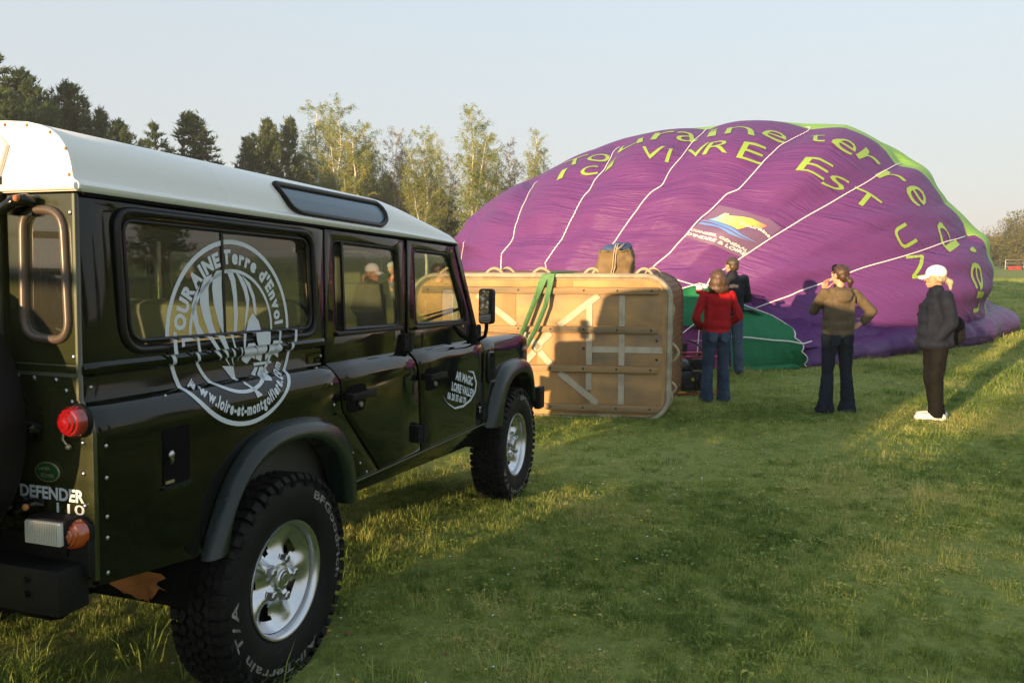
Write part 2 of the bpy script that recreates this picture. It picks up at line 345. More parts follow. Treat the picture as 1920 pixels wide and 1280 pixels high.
# daisies, dandelions, dry leaves
def disc_src(name, col, r_, hh, n_=6):
    m = mat(name, col, .6, vary=[min(1, c*1.2) for c in col]); g = G(); g.lathe([(0.0005, hh+.002), (r_, hh), (.001, hh-.004)], n_)
    me = g.mesh(name, True); me.materials.append(m); return bpy.data.objects.new(name, me)
for nm, cols, num, rr_, hh in (('white_daisies', (.75, .73, .70), 3200, .0072, .022), ('yellow_dandelions', (.66, .42, .02), 1300, .010, .024), ('dry_leaves', (.22, .08, .035), 2200, .013, .014)):
    X, Y = ring_points(2.2, 20, num/170., .5, rs); keep = np.array([noise.noise(Vector((x*.35, y*.35, 9.))) > -.15 for x, y in zip(X, Y)]); X, Y = X[keep], Y[keep]
    scatter_object(nm, [(x, y, gz(y)) for x, y in zip(X, Y)], rs.uniform(0, 6, len(X)), rs.uniform(.6, 1.25, len(X))*(.8+Y*.012), [disc_src(nm+'_flower', cols, rr_, hh)])
# ------------------------------------------------------------------ the off-road car
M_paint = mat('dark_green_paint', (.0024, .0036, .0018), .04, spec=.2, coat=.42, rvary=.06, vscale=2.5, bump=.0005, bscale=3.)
M_flare = mat('satin_green_flare', (.006, .0135, .011), .15, spec=.5, rvary=.15, vscale=6., bump=.0002, bscale=300.)
M_white = mat('cream_roof_paint', (.78, .77, .73), .24, spec=.5, coat=.3, vary=(.80, .79, .755), vscale=2., rvary=.1)
M_black = mat('black_plastic', (.004, .004, .0045), .5, spec=.25, rvary=.2, bump=.0004, bscale=150.)
M_under = mat('underbody', (.004, .004, .004), .95, spec=.1)
M_rub = mat('black_rubber_seal', (.006, .006, .007), .35, spec=.35)
M_tyre = mat('tyre_rubber', (.006, .006, .007), .65, spec=.2, vary=(.011, .011, .010), vscale=9., bump=.0012, bscale=60.)
M_alloy = mat('alloy_rim', (.62, .63, .66), .22, metal=1., rvary=.12, vscale=8., bump=.0002, bscale=200.)
M_steel = mat('bright_steel', (.5, .5, .5), .3, metal=1.)
M_ltr = mat('tyre_lettering', (.30, .29, .27), .6, vary=(.10, .10, .10), vscale=40.)
M_vinyl = mat('white_vinyl', (.62, .66, .72), .35, spec=.4)
M_red = mat('red_lens', (.24, .005, .008), .08, spec=.8, coat=1., bump=.001, bscale=90.)
M_amb = mat('amber_lens', (.38, .055, .006), .1, spec=.8, coat=1., bump=.001, bscale=90.)
M_clear = mat('ribbed_clear_lens', (.55, .54, .50), .16, spec=.8, coat=.6)
M_seat = mat('grey_seat_cloth', (.10, .097, .08), .85, vary=(.13, .125, .105), vscale=10.)
M_int = mat('interior_trim', (.05, .05, .045), .7)
M_headl = mat('beige_headlining', (.22, .20, .15), .85)
M_glass = glassmat('tinted_side_glass', (.88, .93, .85), 1.35, .035)
M_screen = glassmat('clear_windscreen', (.80, .86, .80), .6, .02)
M_mirror = mat('mirror_glass', (.8, .82, .84), .02, metal=1.)
M_alp = mat('alpine_window_glass', (.12, .17, .23), .16, spec=.5, coat=0., rvary=.15, vscale=3.)
M_gbrz = mat('bronze_window_seal', (.075, .055, .042), .28, spec=.5, rvary=.15)
M_rag = mat('rusty_leather', (.45, .17, .05), .7, vary=(.24, .085, .03), vscale=12., bump=.004, bscale=20.)
M_badge = mat('badge_green', (.015, .07, .02), .25, coat=.6)
M_gold = mat('badge_gold', (.45, .40, .24), .35, metal=.6)
M_alut = mat('aluminium_capping', (.16, .17, .12), .3, metal=.5)

HDV = Vector((math.cos(1.248)*math.cos(.041), math.sin(1.248)*math.cos(.041), -math.sin(.041))); LFV = Vector((-math.sin(1.248), math.cos(1.248), 0)); UPV = HDV.cross(LFV)
car = empty('off_road_car', (0, 0, 0), 0, 'dark green off-road estate car with a white roof and round balloon decal', 'car')
mw = Matrix.Identity(4)
for i in range(3): mw[i][0] = HDV[i]; mw[i][1] = LFV[i]; mw[i][2] = UPV[i]
car.location = (-1.672, 3.168, 0); car.rotation_euler = mw.to_3x3().to_euler()

PROF = [(.50, .800), (.63, .829), (1.085, .833), (1.105, .832), (1.125, .828), (1.142, .821), (1.156, .812), (1.167, .802), (1.175, .790), (1.180, .780), (1.184, .778), (1.25, .778), (1.255, .782), (1.260, .792), (1.268, .796), (1.278, .796), (1.285, .792), (1.290, .789), (1.31, .789), (1.80, .785)]
PROFD = [(.50, .800), (.63, .829), (1.085, .833), (1.105, .832), (1.125, .828), (1.142, .821), (1.156, .812), (1.167, .802), (1.175, .792), (1.182, .788), (1.31, .789), (1.80, .785)]
def prof(z, P=PROF):
    if z <= P[0][0]: return P[0][1]
    for (a, b), (c, d) in zip(P, P[1:]):
        if z <= c: return b + (d-b)*(z-a)/(c-a)
    return P[-1][1]
def side_panel(name, outs, s, P, m, parent, th=.018, bev=.004, dy=0., label=None, xs_=None):
    me = fillcurve(outs, th, bev, name)
    bisect(me, [(1, z) for z, y in P] + [(0, x) for x in (xs_ or [])])
    def f(c): return Vector((c.x, s*(prof(c.y, P) + dy - th/2 - bev + c.z), c.y))
    warp(me, f); o = link(name, me, m, parent, 28)
    if label: o['label'] = label
    return o
def ring_tube(pts, y, r, n=8, flat=1.): g = G(); g.tube([(p[0], y, p[1]) for p in pts], r, n, True, flat=flat); return g
REV = lambda l: l[::-1]
DR = [(.385, 1.752), (.385, 1.19), (.403, 1.15), (.436, 1.10), (.448, .995), (.46, .968), (.80, .645)]
DF = [(1.128, 1.752), (1.14, 1.19), (1.155, 1.15), (1.185, 1.10), (1.21, 1.0), (1.242, .645)]
FR_ = [(1.165, 1.752), (1.172, 1.19), (1.185, 1.15), (1.205, 1.1), (1.228, 1.0), (1.26, .645)]
RO = [(-.453, .611), (-.418, .693), (-.372, .788), (-.308, .879), (-.222, .949), (-.115, .992), (.017, 1.004), (.159, .997), (.295, .972), (.408, .918), (.487, .828), (.519, .704), (.523, .579)]
RI = [(-.385, .63), (-.368, .70), (-.335, .775), (-.28, .84), (-.205, .89), (-.11, .922), (.01, .932), (.13, .918), (.235, .882), (.315, .82), (.36, .745), (.382, .67), (.39, .59)]
FO = [(2.206, .609), (2.228, .66), (2.262, .73), (2.318, .82), (2.385, .905), (2.47, .965), (2.556, .998), (2.727, 1.016), (2.90, 1.010), (3.03, .985), (3.14, .93), (3.22, .84), (3.25, .70)]
FI = [(2.385, .60), (2.395, .66), (2.42, .73), (2.46, .79), (2.515, .845), (2.59, .885), (2.68, .907), (2.79, .912), (2.90, .905), (2.99, .87), (3.07, .81), (3.125, .74), (3.15, .66)]
def sides(s):
    lab = '' 
    # rear quarter
    arch = [(a[0]*.45+b[0]*.55, a[1]*.45+b[1]*.55) for a, b in zip(RO, RI)]
    outl = [(-.85, .672), (-.85, 1.752), (.375, 1.752), (.375, 1.19), (.393, 1.15), (.426, 1.10), (.438, .995), (.45, .968), (.772, .645), (.50, .645)] + REV(arch[:-1])
    hole = roundpoly([(-.69, 1.325), (.30, 1.322), (.268, 1.708), (-.712, 1.708)], [.07, .07, .06, .05])
    side_panel('rear_side_panel', [outl, hole], s, PROF, M_paint, car, xs_=[-.6, -.4, -.2, 0, .2])
    # rear side window: seal, two panes, divider, lock
    fr = ring_tube(roundpoly([(-.703, 1.312), (.313, 1.309), (.280, 1.721), (-.726, 1.721)], [.08, .08, .07, .06], 6), s*.789, .0125, 10, 1.).build('window_seal', M_rub, car, 60)
    ring_tube(roundpoly([(-.675, 1.340), (.286, 1.337), (.254, 1.694), (-.697, 1.694)], [.06, .06, .05, .04], 6), s*.785, .007, 8).build('inner_seal', M_rub, fr, 60)
    me = fillcurve([roundpoly([(-.68, 1.335), (-.235, 1.335), (-.250, 1.70), (-.70, 1.70)], [.05, 0.001, .001, .04])], .004); warp(me, lambda c: Vector((c.x, s*(.772+c.z), c.y))); link('window_pane', me, M_glass, car)
    me = fillcurve([roundpoly([(-.245, 1.335), (.292, 1.332), (.26, 1.70), (-.26, 1.70)], [.001, .05, .04, .001])], .004); warp(me, lambda c: Vector((c.x, s*(.762+c.z), c.y))); link('window_pane', me, M_glass, car)
    g = G(); g.bar((-.240, s*.770, 1.335), (-.252, s*.770, 1.70), .016, .012); g.build('window_divider', M_rub, car)
    g = G(); g.box((.215, s*.755, 1.655), (.018, .02, .035)); g.build('window_latch', M_black, car, bevel=.003)
    # passenger door
    win = roundpoly([(.470, 1.312), (1.088, 1.306), (1.050, 1.700), (.440, 1.705)], [.03, .04, .05, .03])
    d = side_panel('passenger_door', [DR + REV(DF), win], s, PROFD, M_paint, car, xs_=[.6, .8, 1.0])
    fr = ring_tube(roundpoly([(.478, 1.318), (1.082, 1.312), (1.044, 1.694), (.447, 1.699)], [.03, .04, .05, .03], 5), s*.778, .010, 6).build('window_seal', M_rub, d, 60)
    me = fillcurve([roundpoly([(.478, 1.318), (1.082, 1.312), (1.044, 1.694), (.447, 1.699)], [.03, .04, .05, .03])], .004); warp(me, lambda c: Vector((c.x, s*(.770+c.z), c.y))); link('window_pane', me, M_glass, d)
    g = G(); g.bar((.535, s*.778, 1.316), (.51, s*.778, 1.70), .035, .014); g.build('window_divider', M_rub, d)
    g = G(); g.box((.78, s*.796, 1.300), (.63, .014, .018)); g.build('window_sill', M_rub, d, bevel=.004)
    # front door
    fo = FR_ + [(2.172, .645), (2.172, 1.10), (2.165, 1.15), (2.14, 1.19), (2.135, 1.20), (1.795, 1.752)]
    wf = roundpoly([(1.268, 1.304), (1.975, 1.296), (1.700, 1.700), (1.232, 1.703)], [.04, .06, .05, .04])
    d2 = side_panel('front_door', [fo, wf], s, PROFD, M_paint, car, xs_=[1.4, 1.6, 1.8, 2.0])
    sh = roundpoly([(1.276, 1.310), (1.962, 1.302), (1.695, 1.694), (1.240, 1.697)], [.04, .06, .05, .04], 5)
    ring_tube(sh, s*.778, .011, 6).build('window_seal', M_rub, d2, 60)
    me = fillcurve([sh], .004); warp(me, lambda c: Vector((c.x, s*(.770+c.z), c.y))); link('window_pane', me, M_glass, d2)
    g = G(); g.box((1.62, s*.796, 1.292), (.72, .014, .018)); g.build('window_sill', M_rub, d2, bevel=.004)
    # handles
    for dd, hx in ((d, .57), (d2, 1.385)):
        g = G(); g.box((hx, s*.868, 1.030), (.215, .018, .032)); g.box((hx-.085, s*.848, 1.03), (.03, .03, .03)); g.box((hx+.085, s*.848, 1.03), (.03, .03, .03)); h = g.build('door_handle', M_black, dd, bevel=.004)
        me = fillcurve([roundpoly([(hx-.08, .955), (hx+.07, .955), (hx+.08, 1.075), (hx-.09, 1.075)], .03)], .004); warp(me, lambda c: Vector((c.x, s*(.835+c.z), c.y))); link('handle_recess', me, M_under, dd)
        g = G(); M = Matrix.Rotation(PI/2*s*-1, 4, 'X'); M.translation = (hx+.02, s*.836, .985); g.lathe([(.001, .012), (.012, .012), (.014, .004), (.014, 0)], 14, M); g.build('door_lock', M_steel, dd)
    # hinges: on the door gap and at the wing
    for (hx, hz, own) in ((1.155, 1.225, d), (1.232, .745, d), (2.145, 1.225, d2), (2.185, .72, d2)):
        yy = prof(hz, PROFD); g = G(); g.box((hx-.03, s*(yy+.010), hz), (.052, .02, .088)); g.box((hx+.034, s*(yy+.008), hz), (.040, .016, .075)); g.tube([(hx+.006, s*(yy+.018), hz-.05), (hx+.006, s*(yy+.018), hz+.05)], .012, 8)
        for bz in (-.028, .028): g.sphere((hx-.034, s*(yy+.022), hz+bz), .007, 6, 4)
        g.build('door_hinge', M_black, own, bevel=0)
    # sill
    side_panel('sill_panel', [[(.53, .585), (2.19, .52), (2.19, .632), (.53, .638)]], s, PROFD, M_paint, car, dy=-.006, xs_=[1., 1.5])
    g = G(); g.bar((.53, s*.834, .641), (2.19, s*.834, .640), .004, .006); g.build('sill_trim', M_steel, car)
    # front wing
    arc = [(a[0]*.45+b[0]*.55, a[1]*.45+b[1]*.55) for a, b in zip(FO, FI)]
    wo = [(2.182, .62), (2.182, 1.10), (2.175, 1.15), (2.16, 1.184), (2.80, 1.176), (2.98, 1.168), (3.12, 1.150), (3.21, 1.120), (3.26, 1.07), (3.275, 1.0), (3.275, .72), (3.22, .70)] + REV(arc)
    wg = side_panel('front_wing', [wo], s, PROF[:11], M_paint, car, xs_=[2.4, 2.6, 2.8, 3.0, 3.1, 3.15, 3.2, 3.24])
    for v in wg.data.vertices:       # nose curves inwards
        if v.co.x > 2.95: v.co.y -= s*.055*((v.co.x-2.95)/.32)**2.2
    # vent grille
    sl_ = roundpoly([(2.255, .900), (2.365, .895), (2.345, 1.085), (2.240, 1.09)], .022)
    ring_tube(sl_, s*.838, .010, 6).build('vent_frame', M_flare, wg, 60)
    g = G(); g.box((2.30, s*.834, .99), (.095, .006, .175)); vb = g.build('vent_backing', M_under, wg)
    for k in range(11): g = G(); g.box((2.30, s*.840, .912+k*.0155), (.088, .008, .006), Matrix.Rotation(R(25), 4, 'X')); g.build('vent_slat', M_black, wg, bevel=0)
    g = G(); M = Matrix.Rotation(-s*PI/2, 4, 'X'); M.translation = (3.035, s*.826, 1.053); g.lathe([(.0005, .022), (.012, .020), (.022, .012), (.025, 0)], 18, M); g.build('side_indicator', M_amb, car, 60)
    # flares
    for (A, B, nm) in ((RO, RI, 'rear'), (FO, FI, 'front')):
        g = G(); rows = []
        nose = nm == 'front'
        for k, (ta, yy) in enumerate(((0, .834), (.04, .850), (.14, .872), (.35, .890), (.62, .899), (.85, .901), (.95, .897), (1., .888), (1.03, .86), (1.03, .80))):
            row = []
            for a, b in zip(A, B):
                x = a[0]+(b[0]-a[0])*ta; z = a[1]+(b[1]-a[1])*ta; y = yy
                if nose and x > 2.95: y -= .045*((x-2.95)/.32)**2
                row.append((x, s*y, z))
            rows.append(row)
        # resample smoothly
        n_ = len(A); 
        for row in rows: g.v += row
        for j in range(len(rows)-1):
            for i in range(n_-1): a = j*n_+i; g.f.append((a, a+1, a+n_+1, a+n_)); g.mi.append(0)
        o = g.build('wheel_arch_flare', M_flare, car, 180); md = o.modifiers.new('sub', 'SUBSURF'); md.levels = 2; md.render_levels = 2
    # dark wheel wells
    for cx, I in ((0, RI), (2.79, FI)):
        g = G(); g.grid(lambda u, v: (cx + .47*math.cos(PI*1.06*(1-u)-.09), s*(.80-.42*v), .50+.47*math.sin(PI*1.06*(1-u)-.09)), 16, 2)
        g.grid(lambda u, v: (cx-.5+u, s*.38, .45+.55*v), 2, 2); g.build('wheel_well', M_under, car, 60)
    # roof windows in the curve of the roof
    ap = roundpoly([(.075, 1.893), (.905, 1.903), (.935, 1.872), (.935, 1.825), (.870, 1.795), (.200, 1.795), (.135, 1.815)], [.015, .03, .03, .03, .03, .05, .03], 4)
    def ry(z): return roof_y(z)
    g = G(); g.tube([(x, s*(ry(z)+.004), z) for x, z in ap], .015, 8, True, flat=.8); fr = g.build('roof_window_seal', M_rub, car, 60)
    me = fillcurve([ap], .0); bisect(me, [(1, 1.80+.0085*k) for k in range(13)]); warp(me, lambda c: Vector((c.x, s*(ry(c.y)+.003), c.y))); link('roof_window_pane', me, M_alp, car, 180)
    # rivets
    g = G()
    if s < 0:
        for (x, z) in ((.384-.02, 1.215), (.36, 1.10), (.38, 1.01), (.41, .90), (.465, .84), (.535, .775), (.605, .715), (.665, .662), (-.815, 1.22), (-.82, 1.06), (-.82, .97), (-.82, .86), (-.82, .80), (-.82, .70), (-.56, 1.165), (-.40, 1.17), (.30, 1.17)):
            rv = G(); rv.sphere((x, s*(prof(z)+.001), z), (.0065, .004, .0065), 8, 5); rv.build('rivet', M_steel, car, 180)
ROOF = [(.798, 1.757), (.806, 1.764), (.808, 1.774), (.802, 1.783), (.790, 1.789), (.786, 1.80), (.782, 1.825), (.774, 1.855), (.760, 1.882), (.740, 1.905), (.712, 1.924), (.675, 1.938), (.63, 1.948), (.56, 1.954), (.45, 1.960), (.3, 1.967), (.12, 1.971), (0, 1.972)]
def roof_y(z):
    L_ = [(b, a) for a, b in ROOF if b >= 1.789]
    for (a, b), (c, d) in zip(L_, L_[1:]):
        if z <= c: return b+(d-b)*(z-a)/(c-a)
    return L_[-1][1]
for s in (-1, 1): sides(s)
# roof
half = ROOF; full = [(-y, z) for y, z in half] + [(y, z) for y, z in REV(half[:-1])]
xs_ = [-.862, -.858, -.84, -.5, -.1, .3, .7, 1.0, 1.06, 1.12, 1.2, 1.35, 1.5, 1.65, 1.78, 1.815, 1.825]
def rsec(x):
    t = min(1, max(0, (x-1.03)/.78)); f = 1 - .62*(t**1.25); e = 0
    if x < -.84: e = (-.84-x)/.022
    if x > 1.78: e = (x-1.78)/.05
    return [(y*(1-.010*e), 1.757 + (z-1.757)*f*(1-.10*e*e)) for y, z in full]
g = G(); n_ = len(full)
for x in xs_: g.v += [(x, y, z) for y, z in rsec(x)]
for j in range(len(xs_)-1):
    for i in range(n_-1): a = j*n_+i; g.f.append((a, a+1, a+n_+1, a+n_)); g.mi.append(0)
g.f.append(tuple((len(xs_)-1)*n_+i for i in range(n_))); g.mi.append(0)
roof = g.build('roof', M_white, car, 40)
# white rear end of the roof with the raised door opening
rs_ = rsec(-.84); me = fillcurve([[(y, z) for y, z in rs_]], .01, .002); warp(me, lambda c: Vector((-.858+c.z, c.x, c.y))); link('roof_end_panel', me, M_white, roof, 30)
for s in (-1, 1): g = G(); g.tube([(-.866, s*.80, 1.770), (-.866, s*.52, 1.770)], .011, 8); g.build('rear_gutter', M_white, roof, 60)
g = G(); g.tube([(-.868, -.50, 1.772), (-.868, -.515, 1.80), (-.868, -.535, 1.84), (-.868, -.60, 1.86)][:3] + [(-.868, -.545, 1.865), (-.868, -.58, 1.895)][:0] + [(-.868, -.555, 1.885), (-.868, -.53, 1.905), (-.868, -.46, 1.915), (-.868, 0, 1.92), (-.868, .46, 1.915), (-.868, .53, 1.90), (-.868, .53, 1.77)], .012, 8); g.build('door_opening_bead', M_white, roof, 60)
for (y, z) in ((-.775, 1.80), (-.765, 1.87), (-.712, 1.915), (-.63, 1.938), (-.55, 1.943), (.78, 1.80), (.71, 1.91)):
    g = G(); g.sphere((-.866, y, z), (.003, .0048, .0048), 8, 5); g.build('rivet', M_rag, roof, 180)
for s in (-1, 1): g = G(); g.bar((-.84, s*.793, 1.752), (1.80, s*.793, 1.752), .010, .010); g.build('drip_rail_shade', M_under, roof)  # dark strip for the drip rail, with the shade beneath the roof painted in
g = G(); g.grid(lambda u, v: (-.82+2.55*u, -.76+1.52*v, 1.745-.03*max(0, u-.75)), 4, 4); g.build('headlining', M_headl, car)
for s in (-1, 1): g = G(); g.box((1.84, s*.72, 1.752), (.06, .07, .02)); g.build('visor_clip', M_black, roof, bevel=.004)
# windscreen and pillars, bulkhead, bonnet, front
ws = empty('windscreen', parent=car)
for s in (-1, 1): g = G(); g.bar((1.81, s*.765, 1.752), (2.165, s*.772, 1.185), .05, .05, (0, 1, 0)); g.build('pillar', M_paint, ws, bevel=.004)
g = G(); g.bar((1.815, -.76, 1.745), (1.815, .76, 1.745), .04, .045); g.bar((2.165, -.79, 1.178), (2.165, .79, 1.178), .06, .05); g.build('screen_frame', M_paint, ws, bevel=.004)
g = G(); g.add([(1.83, -.74, 1.735), (1.83, .74, 1.735), (2.155, .75, 1.20), (2.155, -.75, 1.20)], [(0, 1, 2, 3)]); g.build('screen_glass', M_screen, ws)
for y0 in (.45, -.25): g = G(); g.tube([(2.19, y0, 1.195), (2.12, y0-.02, 1.27), (2.06, y0-.42, 1.375)], .006, 5); g.bar((2.15, y0-.04, 1.235), (2.045, y0-.50, 1.385), .006, .018); g.build('wiper', M_black, ws)
g = G(); g.grid(lambda u, v: (2.18+1.05*u, -.779+1.558*v, (1.184-.012*u-.055*max(0, (u-.75)/.25)**2) + .022*(1-(2*v-1)**4)), 14, 16); bon = g.build('bonnet', M_paint, car, 60)
g = G(); g.box((3.235, 0, .90), (.05, 1.50, .44)); g.build('front_panel', M_paint, car, bevel=.02)
g = G(); g.box((3.262, 0, .93), (.02, .70, .30)); grl = g.build('front_grille', M_black, car, bevel=.005)
for k in range(7): g = G(); g.box((3.276, 0, .81+.04*k), (.012, .66, .012)); g.build('grille_slat', M_flare, grl)
for s in (-1, 1):
    g = G(); M = Matrix.Rotation(PI/2, 4, 'Y'); M.translation = (3.26, s*.55, .95); g.lathe([(.0005, .05), (.05, .043), (.09, .015), (.10, 0)], 24, M); g.build('headlight', M_clear, car, 60)
g = G(); g.box((3.40, 0, .655), (.11, 1.66, .15)); g.build('front_bumper', M_black, car, bevel=.012)
for s in (-1, 1): g = G(); g.box((3.395, s*.845, .655), (.13, .05, .17)); g.build('bumper_end_cap', M_black, car, bevel=.012)
for s in (-1, 1): g = G(); g.bar((3.2, s*.4, .62), (3.4, s*.4, .62), .08, .10); g.build('bumper_iron', M_black, car)
# wing top strips (shoulder to bonnet) are part of wing
# rear end
M_rear = mat('sunlit_green_paint', (.020, .024, .007), .16, spec=.5, coat=.4, vary=(.030, .034, .011), vscale=3., rvary=.15)  # car paint lightened: sunlight on the rear is put into its colour
for s in (-1, 1):
    ol = [(s*.789, 1.752), (s*.789, 1.19), (s*.80, 1.17), (s*.824, 1.14), (s*.833, 1.10), (s*.833, .69), (s*.545, .69), (s*.545, 1.752)]
    hl = roundpoly([(s*.612, 1.372), (s*.748, 1.366), (s*.737, 1.694), (s*.620, 1.698)], .05)
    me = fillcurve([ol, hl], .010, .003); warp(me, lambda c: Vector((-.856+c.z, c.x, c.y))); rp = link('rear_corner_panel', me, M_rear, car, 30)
    tu = roundpoly([(s*.600, 1.358), (s*.762, 1.352), (s*.750, 1.706), (s*.607, 1.712)], .06, 6)
    g = G(); g.tube([(-.866, y, z) for y, z in tu], .0125, 10, True); g.build('corner_window_seal', M_gbrz, rp, 60)
    me = fillcurve([roundpoly([(s*.60, 1.36), (s*.76, 1.356), (s*.748, 1.704), (s*.608, 1.71)], .05)], .004); warp(me, lambda c: Vector((-.857+c.z, c.x, c.y))); link('corner_window_pane', me, M_glass, rp)
    g = G(); g.box((-.863, s*.785, 1.47), (.004, .008, .56)); g.box((-.864, s*.667, 1.258), (.005, .235, .010)); g.box((-.864, s*.667, 1.285), (.004, .235, .004)); g.build('corner_capping', M_alut, rp)
    for (y, z) in ((.775, 1.70), (.775, 1.31), (.63, 1.245), (.71, 1.243), (.745, 1.215), (.765, 1.185), (.80, 1.075), (.80, .99), (.802, .90), (.803, .86), (.805, .80), (.57, 1.25)):
        g = G(); g.sphere((-.866, s*y, z), (.004, .007, .007), 8, 5); g.build('rivet', M_steel, rp, 180)
    for (y, z, m_, nm) in ((.790, 1.136, M_red, 'tail_lamp'), (.786, .826, M_amb, 'rear_indicator')):
        g = G(); M = Matrix.Rotation(-PI/2, 4, 'Y'); M.translation = (-.863, s*y, z)
        g.lathe([(.047, 0), (.047, .012), (.043, .015)], 28, M); b_ = g.build('lamp_base', M_black, car, 40)
        g = G(); g.lathe([(.043, .012), (.042, .03), (.038, .038), (.036, .042), (.031, .044), (.029, .050), (.022, .051), (.020, .056), (.012, .057), (.008, .060), (.0005, .061)], 28, M); g.build(nm, m_, car, 25)
    # lamp screws
rl = empty('reversing_lamp', parent=car)
g = G(); g.box((-.895, -.728, .836), (.06, .135, .075)); g.build('lamp_housing', M_black, rl, bevel=.006)
g = G(); g.box((-.931, -.728, .836), (.014, .122, .064)); g.build('lamp_lens', M_clear, rl, bevel=.003)
for k in range(20): g = G(); g.box((-.9395, -.785+k*.006, .836), (.003, .0028, .058)); g.build('lens_rib', M_clear, rl, 0)
g = G(); g.box((-.88, -.728, .783), (.03, .07, .05)); g.build('lamp_bracket', M_black, rl, bevel=.003)
td = empty('tail_door', parent=car)
ol = [(-.530, .78), (-.530, 1.80), (-.50, 1.88), (-.44, 1.90), (.44, 1.90), (.50, 1.88), (.53, 1.80), (.53, .78)]
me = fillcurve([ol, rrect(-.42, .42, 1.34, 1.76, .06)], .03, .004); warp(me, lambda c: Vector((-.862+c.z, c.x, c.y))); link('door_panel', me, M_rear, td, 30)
me = fillcurve([rrect(-.42, .42, 1.34, 1.76, .06)], .004); warp(me, lambda c: Vector((-.862+c.z, c.x, c.y))); link('door_pane', me, M_glass, td)
for hz in (1.722, .885, 1.10):
    g = G(); g.tube([(-.875, -.655, hz+.005), (-.89, -.648, hz+.012), (-.905, -.625, hz+.006), (-.905, -.59, hz-.012), (-.888, -.54, hz-.008), (-.885, -.47, hz)], [.016, .018, .018, .017, .015, .012], 10)
    g.box((-.872, -.62, hz-.005), (.014, .07, .05)); g.box((-.885, -.43, hz+.0), (.012, .20, .03)); h = g.build('door_hinge', M_paint, td, 40)
    for dy in (.0, .035): g = G(); g.sphere((-.925+dy*.8, -.655+dy, hz+.012), (.008, .010, .010), 8, 5); g.build('hinge_bolt', M_rag, h, 180)
# spare wheel on the door
g = G(); g.bar((-.86, -.30, 1.12), (-.93, -.30, 1.12), .2, .2); g.build('spare_carrier', M_black, td)
# badge and lettering
g = G(); M = Matrix.Rotation(-PI/2, 4, 'Y'); M.translation = (-.866, -.673, .984); M2 = M @ Matrix.Diagonal((.62, 1, 1, 1))
g.lathe([(.0005, .006), (.040, .005), (.044, 0)], 30, M2); bd = g.build('oval_badge', M_badge, car, 40)
g = G(); g.tube([(-.868, -.673+.043*math.cos(a*PI/15), .984+.027*math.sin(a*PI/15)) for a in range(30)], .0022, 6, True); g.build('badge_rim', M_gold, bd, 60)
def rear_text(s, y0, y1, z0, z1, m, nm, parent, bold=0., shear=0., x=-.866, outline=False, th=.0):
    me = textmesh(s, 1., bold, shear); v = [p.co for p in me.vertices]; x0, x1 = min(p.x for p in v), max(p.x for p in v); a, b = min(p.y for p in v), max(p.y for p in v)
    warp(me, lambda c: Vector((x, y0+(y1-y0)*(c.x-x0)/(x1-x0), z0+(z1-z0)*(c.y-a)/(b-a)))); return link(nm, me, m, parent)
rear_text('LAND-', -.647, -.690, .990, 1.000, M_gold, 'badge_lettering', bd, .02, 0, -.8735)
rear_text('ROVER', -.655, -.703, .970, .981, M_gold, 'badge_lettering', bd, .02, 0, -.8735)
rear_text('DEFENDER', -.566, -.800, .906, .942, M_vinyl, 'model_lettering', car, .035)
rear_text('110', -.700, -.800, .872, .900, M_vinyl, 'number_lettering', car, .01)
#o = rear_text('110', -.703, -.797, .8765, .8955, M_paint, 'number_inlay', car, .012, 0, -.8672)
g = G(); g.tube([(-.868, -.735, 1.098), (-.878, -.742, 1.082), (-.876, -.755, 1.066)], .0035, 6); g.sphere((-.874, -.757, 1.062), .009, 8, 6); g.build('tail_lamp_cable_clip', M_gold, car, 60)
# rear crossmember
g = G(); g.box((-.915, 0, .685), (.10, 1.62, .125)); g.build('rear_crossmember', M_black, car, bevel=.006)
for (y, z) in ((-.70, .715), (-.70, .675), (-.55, .70), (-.48, .66)): g = G(); M = Matrix.Rotation(-PI/2, 4, 'Y'); M.translation = (-.965, y, z); g.lathe([(.0005, .012), (.010, .012), (.010, 0)], 6, M); g.build('crossmember_bolt', M_steel if False else M_black, car)
for s in (-1, 1): g = G(); g.box((-.87, s*.66, .76), (.03, .34, .10)); g.build('rear_lower_panel', M_black, car, bevel=.003)
# fuel filler recess
me = fillcurve([rrect(-.605, -.492, .893, 1.072, .015)], .002); warp(me, lambda c: Vector((c.x, -.8345+c.z, c.y))); fr = link('fuel_recess', me, M_under, car)
g = G(); g.box((-.55, -.838, .885), (.115, .012, .008)); g.build('recess_lip', M_flare, fr)
g = G(); g.tube([(-.575, -.836, .965), (-.58, -.846, .975), (-.59, -.846, .99)], .007, 8); g.sphere((-.583, -.846, .99), (.012, .008, .014), 8, 6); g.build('fuel_cap_lock', M_steel, fr, 60)
g = G(); g.box((-.583, -.838, .905), (.035, .003, .009)); g.build('recess_sticker', M_gold, fr)
# mud flap hanging behind the rear wheel
g = G(); g.grid(lambda u, v: (-.515-.03*math.sin(6*u+3*v)*v+.03*v*v, -.545-.19*u-.02*math.sin(9*v), 0.58-(.085+.03*math.sin(5*u)+.022*noise.noise(Vector((u*6, 1, 2))))*v*1.15), 10, 5); g.build('mud_flap', M_rag, car, 60, label='torn rust brown mud flap')
